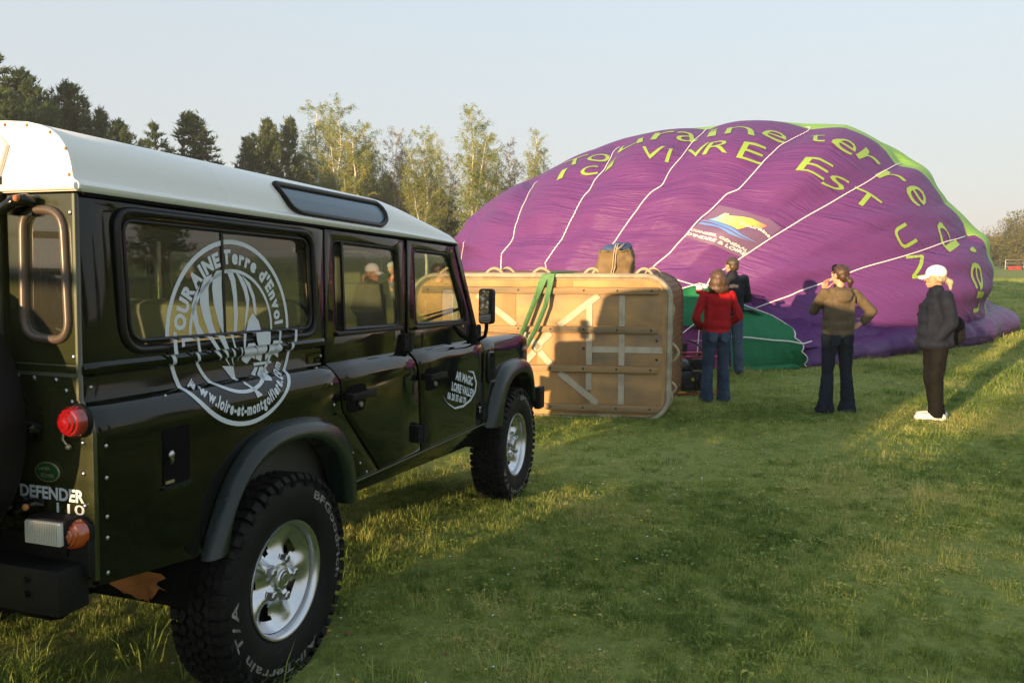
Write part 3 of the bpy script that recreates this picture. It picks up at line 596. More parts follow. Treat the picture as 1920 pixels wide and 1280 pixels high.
# underbody
g = G(); g.box((1.3, 0, .66), (3.4, 1.20, .05)); g.box((1.2, -.33, .56), (3.9, .10, .14)); g.box((1.2, .33, .56), (3.9, .10, .14)); g.box((.9, 0, .50), (1.2, .35, .2)); g.build('chassis', M_under, car)
for ax in (0, 2.794): g = G(); g.tube([(ax, -.72, .40), (ax, .72, .40)], .05, 10); g.sphere((ax, .12, .40), .14, 12, 8); g.build('axle', M_under, car, 60)
g = G(); g.bar((.1, -.40, .42), (-.6, -.40, .5), .04, .05); g.bar((2.75, -.45, .42), (1.9, -.42, .55), .05, .05); g.tube([(-.5, -.3, .45), (-.5, .55, .45)], .09, 12); g.build('running_gear', M_under, car)
# mirror
for s in (-1, 1):
    mr_ = empty('door_mirror', parent=car)
    g = G(); g.tube([(2.12, s*.80, 1.17), (2.09, s*.87, 1.205), (2.05, s*.895, 1.255), (2.05, s*.895, 1.30)], .012, 8); g.box((2.12, s*.802, 1.17), (.06, .03, .09)); g.build('mirror_arm', M_black, mr_, 50)
    g = G(); g.add(*[[]]*2); me = fillcurve([rrect(-.046, .046, -.108, .108, .022)], .045, .010); warp(me, lambda c: Vector((2.055+c.z, s*.895+c.x, 1.392+c.y))); link('mirror_housing', me, M_black, mr_, 40)
    me = fillcurve([rrect(-.037, .037, -.098, .098, .016)], .0); Mm = Matrix.Rotation(R(-4*s), 3, 'Z'); warp(me, lambda c: Mm @ Vector((0, c.x, c.y)) + Vector((2.0195, s*.895, 1.392))); link('mirror_face', me, M_mirror, mr_)
# interior
def seat(x, y, wd=.48):
    t = empty('car_seat', parent=car)
    g = G(); g.box((x, y, .99), (.50, wd, .14)); g.build('seat_cushion', M_seat, t, bevel=.04)
    g = G(); g.box((x-.30, y, 1.27), (.13, wd, .56), Matrix.Rotation(R(-14), 4, 'Y')); g.build('seat_backrest', M_seat, t, bevel=.045)
    g = G(); g.box((x-.39, y, 1.60), (.09, .26, .16), Matrix.Rotation(R(-10), 4, 'Y')); g.build('headrest', M_seat, t, bevel=.035)
    g = G(); g.box((x, y, .85), (.45, wd*.9, .16)); g.build('seat_base', M_int, t)
seat(1.58, .40); seat(1.58, -.40)
t = empty('rear_bench', parent=car)
g = G(); g.box((.68, 0, .98), (.46, 1.28, .14)); g.build('bench_cushion', M_seat, t, bevel=.04)
g = G(); g.box((.40, 0, 1.22), (.12, 1.28, .44), Matrix.Rotation(R(-12), 4, 'Y')); g.build('bench_backrest', M_seat, t, bevel=.04)
g = G(); g.box((2.02, 0, 1.10), (.26, 1.46, .22)); g.box((2.1, 0, .9), (.08, 1.5, .5)); g.build('dashboard', M_int, car, bevel=.02)
g = G(); g.tube([(1.80+.085*math.sin(a*PI/12)*1., .40+.19*math.cos(a*PI/12), 1.235+.17*math.sin(a*PI/12)) for a in range(24)], .013, 6, True); g.bar((1.80, .22, 1.235), (1.80, .58, 1.235), .02, .02); g.bar((1.80, .40, 1.235), (2.0, .40, 1.13), .04, .04); g.build('steering_wheel', M_black, car, 60)
g = G(); g.box((1.77, 0, 1.66), (.01, .2, .05)); g.build('rear_view_mirror', M_black, car, bevel=.004)
for s in (-1, 1):
    g = G(); g.box((-.20, s*.60, 1.0), (1.25, .32, .10)); g.box((-.20, s*.745, 1.20), (1.2, .03, .20)); g.build('luggage_side_box', M_int, car, bevel=.02)
    g = G(); g.bar((.375, s*.755, 1.18), (.375, s*.755, 1.745), .05, .05); g.bar((1.147, s*.755, 1.18), (1.147, s*.755, 1.745), .045, .06); g.box((-.80, s*.765, 1.5), (.07, .02, .5)); g.build('inner_pillar', M_headl, car)
    g = G(); g.box((.65, s*.742, .92), (2.9, .03, .56)); g.build('inner_side_lining', M_int, car)
g = G(); g.box((-.1, -.63, 1.11), (.30, .22, .13)); g.box((.05, -.52, 1.17), (.22, .3, .05), Matrix.Rotation(.4, 4, 'Z')); g.build('paper_bundle', mat('paper_bundle', (.5, .5, .46), .8), car, bevel=.01)
# ---- decals on the side
def ydecal(x, z):
    if .645 < z < 1.31 or z > 1.735: pass
    inwin = (-.68 < x < .288 and 1.338 < z < 1.70)
    if inwin: return (.776 if x < -.243 else .766)
    if abs(x) < .72 and 1.290 <= z <= 1.338: return .8075
    return prof(z) + .0022
def decal(name, me, m=M_vinyl, yf=ydecal, zs=None):
    zs = zs or [1.085, 1.105, 1.125, 1.142, 1.156, 1.167, 1.175, 1.180, 1.184, 1.25, 1.255, 1.260, 1.268, 1.278, 1.285, 1.289, 1.291, 1.337, 1.339]
    bisect(me, [(1, z) for z in zs] + [(0, -.244), (0, -.242)]); warp(me, lambda c: Vector((c.x, -yf(c.x, c.y), c.y))); return me
LC = (-.186, 1.342)
logo = empty('balloon_logo', parent=car)
def el(cx, cz, rx, rz, n=64): return [(cx+rx*math.cos(2*PI*k/n), cz+rz*math.sin(2*PI*k/n)) for k in range(n)]
link('logo_ring', decal('logo_ring', fillcurve([el(*LC, .338, .325), el(*LC, .322, .309)])), M_vinyl, logo)
ri = fillcurve([el(-.186, 1.347, .232, .217), el(-.186, 1.347, .220, .205)]); link('logo_ring', decal('inner_ring', ri), M_vinyl, logo)
def arc_text(txt, cx, cz, rad, a0, a1, size, top=True, bold=.02):
    ws_ = []
    for ch in txt:
        v, f, bb = glyph(ch, bold) if ch != ' ' else ([], [], (0, .28, 0, 0)); ws_.append((ch, v, f, (bb[1]-bb[0]) if v else .26, bb[0]))
    tot = sum(q[3]+.09 for q in ws_); V = []; F = []; pos = 0
    for ch, v, f, wd, x0 in ws_:
        c_ = (pos+wd/2)/tot; a = R(a0+(a1-a0)*c_); pos += wd+.09
        if not v: continue
        sx = abs(R(a1-a0))*rad/tot
        k = len(V)
        for p in v:
            lx = (p.x-x0-wd/2)*sx; ly = p.y*size
            if top: rr = rad+ly; ang = a - lx/rad
            else: rr = rad-ly; ang = a + lx/rad
            V.append((cx+rr*math.cos(ang), cz+rr*.965*math.sin(ang), 0))
        F += [tuple(i+k for i in q) for q in f]
    me = bpy.data.meshes.new('arc_text'); me.from_pydata(V, [], F); return me
link('logo_lettering', decal('t', arc_text("TOURAINE Terre d'Envol", LC[0], LC[1], .252, 186, 3, .068, True, .055)), M_vinyl, logo)
link('logo_lettering', decal('t', arc_text("www.loire-et-montgolfiere.com", LC[0], LC[1], .298, 212, 333, .058, False, .05)), M_vinyl, logo)
EMB = [[(-0.363, 1.508),(-0.388, 1.478),(-0.403, 1.442),(-0.399, 1.4),(-0.38, 1.348),(-0.353, 1.325),(-0.307, 1.274),(-0.271, 1.249),(-0.283, 1.267),(-0.336, 1.329),(-0.371, 1.379),(-0.382, 1.431),(-0.377, 1.472)], [(-0.302, 1.545),(-0.341, 1.532),(-0.361, 1.493),(-0.365, 1.451),(-0.348, 1.399),(-0.321, 1.345),(-0.282, 1.294),(-0.241, 1.247),(-0.212, 1.217),(-0.245, 1.264),(-0.277, 1.326),(-0.305, 1.381),(-0.32, 1.44),(-0.322, 1.498)], [(-0.253, 1.559),(-0.281, 1.556),(-0.298, 1.536),(-0.304, 1.498),(-0.296, 1.445),(-0.272, 1.38),(-0.24, 1.318),(-0.22, 1.267),(-0.199, 1.221),(-0.207, 1.261),(-0.232, 1.318),(-0.241, 1.373),(-0.251, 1.439),(-0.255, 1.504)], [(-0.219, 1.562),(-0.185, 1.558),(-0.168, 1.527),(-0.16, 1.471),(-0.157, 1.409),(-0.162, 1.347),(-0.17, 1.286),(-0.177, 1.236),(-0.18, 1.315),(-0.177, 1.393),(-0.181, 1.465),(-0.194, 1.521)], [(-0.172, 1.559),(-0.132, 1.538),(-0.106, 1.505),(-0.09, 1.459),(-0.098, 1.413),(-0.112, 1.368),(-0.122, 1.323),(-0.115, 1.391),(-0.108, 1.442),(-0.122, 1.487),(-0.15, 1.532)], [(-0.132, 1.544),(-0.087, 1.516),(-0.06, 1.47),(-0.049, 1.423),(-0.051, 1.397),(-0.065, 1.412),(-0.074, 1.459),(-0.096, 1.499)], [(-0.072, 1.407),(-0.098, 1.379),(-0.11, 1.345),(-0.104, 1.31),(-0.072, 1.238),(-0.044, 1.227),(-0.022, 1.305),(-0.023, 1.341),(-0.037, 1.376)], [(-0.118, 1.302),(-0.154, 1.302),(-0.163, 1.28),(-0.155, 1.24),(-0.128, 1.226),(-0.1, 1.247),(-0.077, 1.239),(-0.091, 1.275)], [(-0.004, 1.304),(0.046, 1.301),(0.066, 1.27),(0.06, 1.233),(0.035, 1.248),(0.005, 1.244),(-0.02, 1.228),(-0.019, 1.27)], [(-0.091, 1.226),(0.015, 1.225),(0.02, 1.216),(-0.087, 1.215)], [(-0.054, 1.208),(-0.033, 1.207),(-0.016, 1.168),(-0.026, 1.155),(-0.069, 1.162),(-0.073, 1.174)], [(-0.082, 1.21),(-0.063, 1.208),(-0.083, 1.178),(-0.106, 1.186)], [(-0.025, 1.208),(-0.001, 1.182),(-0.016, 1.177),(-0.03, 1.202)], [(-0.178, 1.171),(-0.156, 1.152),(-0.107, 1.114),(-0.139, 1.107),(-0.152, 1.137),(-0.183, 1.16)], [(-0.263, 1.23),(-0.203, 1.224),(-0.191, 1.175),(-0.204, 1.174)]]
sp = [fillcurve([q]) for q in EMB]
for q, me in zip(EMB, sp): link('logo_emblem_piece', decal('e', me), M_vinyl, logo)
def flat_text(s, p0, p1, ph, m, nm, parent, bold=.0, y=.8362):
    me = textmesh(s, 1., bold); v = [p.co for p in me.vertices]; x0, x1 = min(p.x for p in v), max(p.x for p in v); b = max(p.y for p in v)
    p0, p1, ph = Vector(p0), Vector(p1), Vector(ph); dx = p1-p0; dy = ph-p0
    def f(c): q = p0+dx*((c.x-x0)/(x1-x0))+dy*(c.y/b); return Vector((q.x, -y, q.y))
    warp(me, f); return link(nm, me, m, parent)
al = empty('door_advert', parent=car)
flat_text('AiR MAGiC', (1.702, .978), (1.975, .91), (1.713, 1.028), M_vinyl, 'advert_lettering', al, .045)
flat_text('LOiRE VALLEY', (1.644, .922), (1.996, .833), (1.655, .970), M_vinyl, 'advert_lettering', al, .045)
flat_text('06 20 55 60 70', (1.583, .880), (1.866, .812), (1.592, .918), M_vinyl, 'advert_lettering', al, .04)
cr_ = [(1.887, 1.008), (1.979, .985), (2.029, .916), (2.009, .869), (1.943, .833), (1.827, .810), (1.693, .815), (1.576, .86), (1.509, .916), (1.60, .845), (1.70, .803), (1.83, .797), (1.95, .818), (2.03, .862), (2.05, .92), (1.995, .995)]
me = fillcurve([cr_]); warp(me, lambda c: Vector((c.x, -.8362, c.y))); link('advert_crescent', me, M_vinyl, al)
flat_text('Td5', (2.085, .728), (2.185, .705), (2.088, .765), M_vinyl, 'engine_badge', car, .02)
# ---- wheels
def knob_mesh():
    g = G(); P_ = [(.218, .098), (.232, .110), (.250, .122), (.285, .131), (.32, .133), (.350, .129), (.372, .118), (.384, .104), (.388, .09)]
    g.lathe([(.218, .06)] + P_ + [(.388, -.09)] + [(r, -h) for r, h in REV(P_)], 72); me = g.mesh('tyre'); me.materials.append(M_tyre); shade(me, 40)
    g = G()
    for k in range(52):
        a = 2*PI*k/52
        for side_ in (-1, 1):
            aa = a + (PI/52 if side_ > 0 else 0); M = Matrix.Rotation(aa, 4, 'Z')
            wd = .030 + .006*((k*7) % 3 - 1)
            g.box(M @ Vector((.3955, 0, side_*.098)), (.017, wd, .036), M.to_3x3().to_4x4())
            M3 = M @ Matrix.Rotation(-side_*R(38), 4, 'Y')
            g.box(M @ Vector((.386, 0, side_*.121)), (.017, wd*.92, .024), M.to_3x3().to_4x4() @ Matrix.Rotation(-side_*R(48), 4, 'Y'))
            if k % 2 == 0: g.box(M @ Vector((.366, 0, side_*.130)), (.030, wd*.8, .008), M.to_3x3().to_4x4() @ Matrix.Rotation(-side_*R(20), 4, 'Y'))
        for j, h in enumerate((-.058, -.02, .02, .058)):
            M = Matrix.Rotation(a+j*.06, 4, 'Z'); g.box(M @ Vector((.395, 0, h)), (.015, .034, .028), M.to_3x3().to_4x4() @ Matrix.Rotation(R(28 if j % 2 else -28), 4, 'X'))
    tr = g.mesh('tread'); tr.materials.append(M_tyre)
    # rim
    g = G(); g.lathe([(.219, .100), (.224, .108), (.222, .113), (.215, .112), (.208, .104), (.203, .088), (.199, .05), (.196, -.02), (.200, -.09)], 72)
    N_ = 100; rr_ = [.048, .062, .080, .098, .114, .130, .146, .162, .178, .190, .199]
    def hh(r, th):
        q = (math.cos(5*th)+1)/2       # 1 on a spoke
        base = .062 - .055*math.sin(min(1, max(0, (r-.06)/.14))*PI)**.9 + .012*((r-.05)/.15)
        rib = .040*q**1.6*math.sin(min(1, max(0, (r-.045)/.15))*PI)**.7
        if r > .185: rib *= (.199-r)/.014
        return base + rib + (.010*q if r < .075 else 0) - (.006*math.exp(-((th*5/PI/2) % 1-.5)**2*0) if False else 0)
    v = []; f = []
    for r in rr_:
        for k in range(N_): th = 2*PI*k/N_; v.append((r*math.cos(th), r*math.sin(th), hh(r, th)))
    for i in range(len(rr_)-1):
        for k in range(N_):
            th = 2*PI*(k+.5)/N_; d_ = abs(((th*5/(2*PI)) % 1)-.5); rm = (rr_[i]+rr_[i+1])/2
            if rm > .10 and rm < .165 and d_ < .11 + .10*(rm-.10)/.06: continue
            f.append((i*N_+k, i*N_+(k+1) % N_, (i+1)*N_+(k+1) % N_, (i+1)*N_+k))
    g.add(v, f); rim = g.mesh('rim', False); rim.materials.append(M_alloy)
    bm = bmesh.new(); bm.from_mesh(rim); bmesh.ops.recalc_face_normals(bm, faces=bm.faces); bm.to_mesh(rim); bm.free(); shade(rim, 50)
    g = G(); g.lathe([(.0005, .096), (.034, .095), (.038, .091), (.039, .082), (.049, .078), (.052, .060)], 40); g.lathe([(.020, .0975), (.022, .0985), (.024, .0975)], 30); cap_ = g.mesh('hub_cap'); cap_.materials.append(M_alloy); shade(cap_, 40)
    g = G(); g.lathe([(.020, .050), (.021, .062), (.0175, .064), (.0175, .092), (.012, .097), (.0005, .098)], 6); nut = g.mesh('wheel_nut'); nut.materials.append(M_steel); shade(nut, 20)
    g = G(); g.lathe([(.0005, -.03), (.17, -.02)], 30); g.lathe([(.05, -.02), (.05, .05)], 20); bk_ = g.mesh('brake_disc'); bk_.materials.append(M_under)
    return me, tr, rim, cap_, nut, bk_
WM = knob_mesh()
def wheel_text(txt, a0, a1, rad, size):
    me = arc_text(txt, 0, 0, rad, a0, a1, size, True, .02)
    for v in me.vertices:
        v.co = Vector((v.co.x, v.co.y/.965 if True else v.co.y, 0)); r = math.hypot(v.co.x, v.co.y)
        h = .1345 if r > .27 and r < .335 else (.122+(.131-.122)*(r-.25)/.035 + .003 if r <= .27 else .1335-(r-.335)*.18)
        v.co.z = h+.0008
    me.materials.append(M_ltr); return me
WT = [wheel_text('BFGoodrich', 62, -18, .318, .045), wheel_text('All-Terrain T/A', 300, 172, .318, .045)]
def wheel(x, y, z, out, spin, parent=None, name='wheel', zrot=None):
    t = bpy.data.objects.new(name, None); C.objects.link(t); t.parent = parent or car
    if out == 'rear': t.rotation_euler = (Matrix.Rotation(-PI/2, 4, 'Y') @ Matrix.Rotation(spin, 4, 'Z')).to_euler()
    else: t.rotation_euler = (Matrix.Rotation(PI/2 if out < 0 else -PI/2, 4, 'X') @ Matrix.Rotation(spin, 4, 'Z')).to_euler()
    t.location = (x, y, z)
    for nm, me in zip(('tyre', 'tyre_tread', 'rim', 'hub_cap'), WM[:4]): o = bpy.data.objects.new(nm, me); C.objects.link(o); o.parent = t
    o = bpy.data.objects.new('brake_drum', WM[5]); C.objects.link(o); o.parent = t
    for k in range(5):
        o = bpy.data.objects.new('wheel_nut', WM[4]); C.objects.link(o); o.parent = t; a = R(72*k); o.location = (.076*math.cos(a), .076*math.sin(a), 0)
    for me in WT: o = bpy.data.objects.new('tyre_lettering', me); C.objects.link(o); o.parent = t
    return t
for o_ in (wheel(0, -.766, .395, -1, R(0)), wheel(2.794, -.766, .395, -1, R(25)), wheel(0, .766, .395, 1, R(50)), wheel(2.794, .766, .395, 1, R(80))): o_.scale = (1, 1, .84)
sw_ = wheel(-1.055, -.265, 1.125, 'rear', R(10), name='spare_wheel')
g = G(); g.lathe([(.0005, .125), (.10, .13), (.35, .14), (.40, .132), (.418, .11), (.423, .06), (.423, -.10), (.41, -.125)], 48); cv = g.build('spare_wheel_cover', M_black, sw_, 40)
# balloon outlines and lettering in the surface coordinates of the envelope
BK_T=[[[-2.8298,0.0717],[-2.7757,0.119],[-2.6701,0.1777],[-2.6626,0.2282],[-2.6978,0.3342]],[[-2.2968,0.0456],[-2.2804,0.2184],[-2.3609,0.3586],[-2.4401,0.5233],[-2.5721,0.657],[-2.7556,0.7532]],[[-2.0655,0.0652],[-2.0692,0.2755],[-2.0718,0.5347],[-2.063,0.5804],[-2.0743,0.6635],[-2.0655,0.7483],[-2.1132,0.8918],[-2.2729,1.0907]],[[-1.8895,0.0538],[-1.8819,0.0864],[-1.8719,0.207],[-1.8467,0.3048],[-1.799,0.4418],[-1.76,0.52],[-1.7248,0.5575],[-1.7072,0.67],[-1.6707,0.776],[-1.6469,0.9293],[-1.6054,1.0874],[-1.584,1.3287]],[[-1.7499,0.0358],[-1.7336,0.0733],[-1.7198,0.1108],[-1.6733,0.1711],[-1.6267,0.2461],[-1.589,0.3277],[-1.5563,0.3782],[-1.5174,0.4516],[-1.4797,0.4744],[-1.4394,0.5526],[-1.3715,0.6749],[-1.2861,0.7956],[-1.1704,0.8967],[-0.7644,1.1624]],[[-1.5614,0.044],[-1.5111,0.0929],[-1.3917,0.2184],[-1.2685,0.3374],[-1.0962,0.4744],[-0.8788,0.6179],[-0.7015,0.6994],[-0.5154,0.7548]],[[-1.4495,-0.0506],[-1.3678,-0.0115],[-1.237,0.0326],[-1.0975,0.0929],[-0.9177,0.1451],[-0.6902,0.2119],[-0.4375,0.2478]]]
BK_L=[[-0.9077,1.2048],[-0.7606,1.1591],[-0.8134,1.0515],[-0.8775,0.9195],[-0.6902,0.9179],[-0.5934,0.8445],[-0.5959,0.7353],[-0.5594,0.6863],[-0.4664,0.6113],[-0.3344,0.5168],[-0.3068,0.388],[-0.44,0.2836],[-0.4073,0.2331],[-0.3231,0.1516],[-0.298,0.0668],[-0.3156,0.0032],[-0.3193,-0.0441],[-0.3772,-0.106]]
BK_C=[["T",-2.3358,0.8282,0.1207,0.0881,-0.1307,0.1174],["o",-2.1887,0.8738,0.1207,0.0538,-0.0755,0.101],["u",-2.0039,0.9374,0.1358,0.0522,-0.0554,0.1027],["r",-1.8228,1.0092,0.1257,0.0261,-0.0427,0.1288],["a",-1.6858,1.0026,0.1157,-0.0049,-0.0163,0.137],["i",-1.5513,0.9961,0.0452,-0.031,0.0189,0.1826],["n",-1.4331,0.9162,0.1157,-0.0505,0.0339,0.1222],["e",-1.2861,0.8755,0.1031,-0.0326,0.0503,0.1027],["t",-1.1339,0.7874,0.039,-0.0473,0.0767,0.1028],["e",-1.0573,0.7173,0.1031,-0.031,0.0741,0.0783],["r",-0.9177,0.6814,0.0766,-0.0701,0.1056,0.0734],["r",-0.8436,0.5755,0.0566,-0.0913,0.098,0.0538],["e",-0.748,0.4711,0.0541,-0.1043,0.1132,0.0505],["d",-0.66,0.2461,-0.0189,-0.1484,0.1194,0.0489],["'",-0.5657,0.1548,0.0,-0.0261,0.0516,0.0082],["e",-0.6173,0.0489,-0.015,-0.0945,0.0968,0.0065],["n",-0.5858,-0.0392,0.0516,-0.075,0.0766,-0.0065],["I",-2.2691,0.6749,0.022,0.018,-0.0365,0.0929],["c",-2.1321,0.7222,0.0678,0.0424,-0.0364,0.0734],["i",-2.0303,0.7646,0.054,0.0244,-0.0252,0.0946],["V",-1.809,0.7776,0.1131,0.0017,-0.0101,0.1076],["I",-1.7273,0.7662,0.014,-0.004,0.005,0.1027],["V",-1.6142,0.763,0.0893,0.0,0.005,0.1158],["R",-1.535,0.7401,0.0817,-0.0343,0.0226,0.1044],["E",-1.4193,0.6961,0.0868,-0.0097,0.0365,0.119],["E",-1.2333,0.5526,0.0955,-0.0293,0.0478,0.0815],["S",-1.1478,0.5054,0.0993,-0.0065,0.0591,0.0619],["T",-1.0371,0.4287,0.0943,-0.0896,0.0654,0.0701],["U",-0.9177,0.2315,0.0377,-0.0897,0.0805,0.0391],["N",-0.9039,0.0913,-0.0201,-0.0994,0.0704,0.0]]
BK_P=[[-1.6305,0.2364],[-1.4822,0.1255],[-1.359,0.2641],[-1.5413,0.388]]
BK_F=[[-1.5677,0.3146],[-1.5463,0.3195],[-1.5237,0.3374],[-1.5111,0.3309],[-1.5136,0.3228],[-1.4985,0.3162],[-1.4621,0.3032],[-1.4507,0.2999],[-1.4118,0.2592],[-1.4294,0.2445],[-1.452,0.2624],[-1.4709,0.2543],[-1.491,0.2429],[-1.5199,0.2706],[-1.5387,0.2885]]
BK_S=[[[-1.589,0.3146],[-1.579,0.3162],[-1.5576,0.3016],[-1.5274,0.2739],[-1.501,0.2461],[-1.4784,0.2168],[-1.4558,0.1956],[-1.4306,0.1874],[-1.4595,0.194],[-1.4834,0.2135],[-1.5086,0.2364],[-1.535,0.2624],[-1.5576,0.2918],[-1.5727,0.3065]],[[-1.5953,0.3016],[-1.5827,0.3032],[-1.5576,0.2836],[-1.5413,0.2657],[-1.5111,0.2331],[-1.4822,0.207],[-1.4608,0.1891],[-1.4859,0.2054],[-1.5149,0.2217],[-1.5463,0.2608],[-1.5714,0.282],[-1.5865,0.2934]]]
BK_W=[["CONSEIL GÉNÉRAL",-1.6154,0.2673,0.1496,-0.1222,0.00753,0.0125],["D'INDRE & LOIRE",-1.6255,0.2478,0.1534,-0.1158,0.00923,0.0152],["Touraine",-1.4885,0.2706,0.0893,-0.0554,0.00967,0.01793]]
BK_G=[0.956,0.956,0.956,0.956,0.956,0.956,0.956,0.956,0.956,0.956,0.956,0.956,0.956,0.956,0.956,0.956,0.956,0.958,0.982,0.944,0.914,0.942,0.952,1.002,0.978,0.975,0.968,0.945,0.935,0.922,0.909,0.887,0.885,0.891,0.928,1.013,0.977]
# ------------------------------------------------------------------ the balloon envelope, half inflated on the grass
def nylon(name, col, rough=.5, wr=1., second=None):
    m = bpy.data.materials.new(name); m.use_nodes = True; n = m.node_tree.nodes; l = m.node_tree.links; b = n['Principled BSDF']
    b.inputs['Base Color'].default_value = lin(col); b.inputs['Roughness'].default_value = rough; b.inputs['Specular IOR Level'].default_value = .25
    uv = n.new('ShaderNodeAttribute'); uv.attribute_name = 'cloth'        # fabric coordinates in metres
    def nz(sc, scale, det=3, dist=0.):
        mp = n.new('ShaderNodeMapping'); mp.inputs['Scale'].default_value = sc; l.new(uv.outputs['Vector'], mp.inputs[0])
        x = n.new('ShaderNodeTexNoise'); x.inputs['Scale'].default_value = scale; x.inputs['Detail'].default_value = det; x.inputs['Distortion'].default_value = dist; l.new(mp.outputs[0], x.inputs[0]); return x
    a = nz((.22, 2.6, 1), 1.6, 3, .5); c = nz((.5, 6., 1), 2.0, 3, .3); d = nz((2.2, 9., 1), 3., 3, .6)
    # ridges: creases are the sharp valleys of the noise
    def ridge(x, w_):
        s = n.new('ShaderNodeMath'); s.operation = 'SUBTRACT'; s.inputs[1].default_value = .5; l.new(x.outputs[0], s.inputs[0])
        ab = n.new('ShaderNodeMath'); ab.operation = 'ABSOLUTE'; l.new(s.outputs[0], ab.inputs[0]); mu = n.new('ShaderNodeMath'); mu.operation = 'MULTIPLY'; mu.inputs[1].default_value = w_; l.new(ab.outputs[0], mu.inputs[0]); return mu
    r1, r2 = ridge(a, 1.9), ridge(c, .8); s1 = n.new('ShaderNodeMath'); s1.operation = 'ADD'; l.new(r1.outputs[0], s1.inputs[0]); l.new(r2.outputs[0], s1.inputs[1])
    m3 = n.new('ShaderNodeMath'); m3.operation = 'MULTIPLY_ADD'; m3.inputs[1].default_value = .16; l.new(d.outputs[0], m3.inputs[0]); l.new(s1.outputs[0], m3.inputs[2])
    bu = n.new('ShaderNodeBump'); bu.inputs['Strength'].default_value = 1.; bu.inputs['Distance'].default_value = .05*wr; l.new(m3.outputs[0], bu.inputs['Height']); l.new(bu.outputs[0], b.inputs['Normal'])
    tr = n.new('ShaderNodeBsdfTranslucent'); l.new(bu.outputs[0], tr.inputs['Normal']); mx = n.new('ShaderNodeMixShader'); mx.inputs[0].default_value = .12
    src = None
    if second:
        at = n.new('ShaderNodeAttribute'); at.attribute_name = 'crown'; gt = n.new('ShaderNodeMath'); gt.operation = 'GREATER_THAN'; gt.inputs[1].default_value = 0.; l.new(at.outputs['Fac'], gt.inputs[0])
        mc = n.new('ShaderNodeMix'); mc.data_type = 'RGBA'; mc.inputs[6].default_value = lin(col); mc.inputs[7].default_value = lin(second); l.new(gt.outputs[0], mc.inputs[0]); src = mc.outputs[2]
        l.new(src, b.inputs['Base Color']); l.new(src, tr.inputs[0])
    else: tr.inputs[0].default_value = lin(col)
    l.new(b.outputs[0], mx.inputs[1]); l.new(tr.outputs[0], mx.inputs[2]); l.new(mx.outputs[0], n['Material Output'].inputs[0])
    return m
PURPLE = (.150, .045, .200); LIME = (.30, .55, .10)
M_pur = nylon('purple_nylon', PURPLE, .5, 1., LIME)
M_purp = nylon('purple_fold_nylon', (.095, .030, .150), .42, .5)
M_green = nylon('green_nomex', (.012, .17, .065), .6, .25)
M_lime = mat('lime_lettering', (.28, .42, .06), .5)
M_tape = mat('white_load_tape', (.78, .74, .74), .6)
M_wht = mat('white_print', (.72, .68, .70), .55)
azc = R(13.6); bV = np.array([math.sin(azc), math.cos(azc), 0]); bL = np.array([math.cos(azc), -math.sin(azc), 0]); bZ = np.array([0, 0, 1.]); bC = np.array([21.6*bV[0], 21.6*bV[1], .9])
GA = np.radians(np.arange(-180, 181, 10)); GF = np.interp(np.linspace(-PI, PI, 361), GA, np.array(BK_G)); GX = np.linspace(-PI, PI, 361)
def sp_(x, e): return np.sign(x)*np.abs(x)**e
def bal0(A, B):
    A = np.asarray(A, float); B = np.asarray(B, float)
    l = 6.5*sp_(np.cos(B), .85)*sp_(np.cos(A), .95); v = 6.175*sp_(np.cos(B), .85)*sp_(np.sin(A), .95); z = 4.0*sp_(np.sin(B), .85)
    s = np.interp(np.arctan2(z, l), GX, GF); l = l*s; z = z*s
    P = bC + l[..., None]*bL + v[..., None]*bV + z[..., None]*bZ; return P
def nrm(A, B, e=.01):
    a = bal0(A+e, B)-bal0(A-e, B); b = bal0(A, B+e)-bal0(A, B-e); n = np.cross(a, b); L_ = np.linalg.norm(n, axis=-1, keepdims=True); n = n/np.maximum(L_, 1e-9)
    o = bal0(A, B)-bC; sgn = np.sign((n*o).sum(-1, keepdims=True)); return n*np.where(sgn == 0, 1, sgn)
def dens(T, k=14):
    T = np.array(T); out = []
    for a, b in zip(T[:-1], T[1:]): out += [a+(b-a)*i/k for i in range(k)]
    return np.array(out+[T[-1]])
TP = []
for t in BK_T:
    q = dens(t, 10)
    ker = np.ones(5)/5; qs = np.stack([np.convolve(np.pad(q[:, i], 2, mode='edge'), ker, 'valid') for i in (0, 1)], -1); TP.append(qs)
TP[0][:, 0] = np.clip(TP[0][:, 0], -3.1, -2.6)
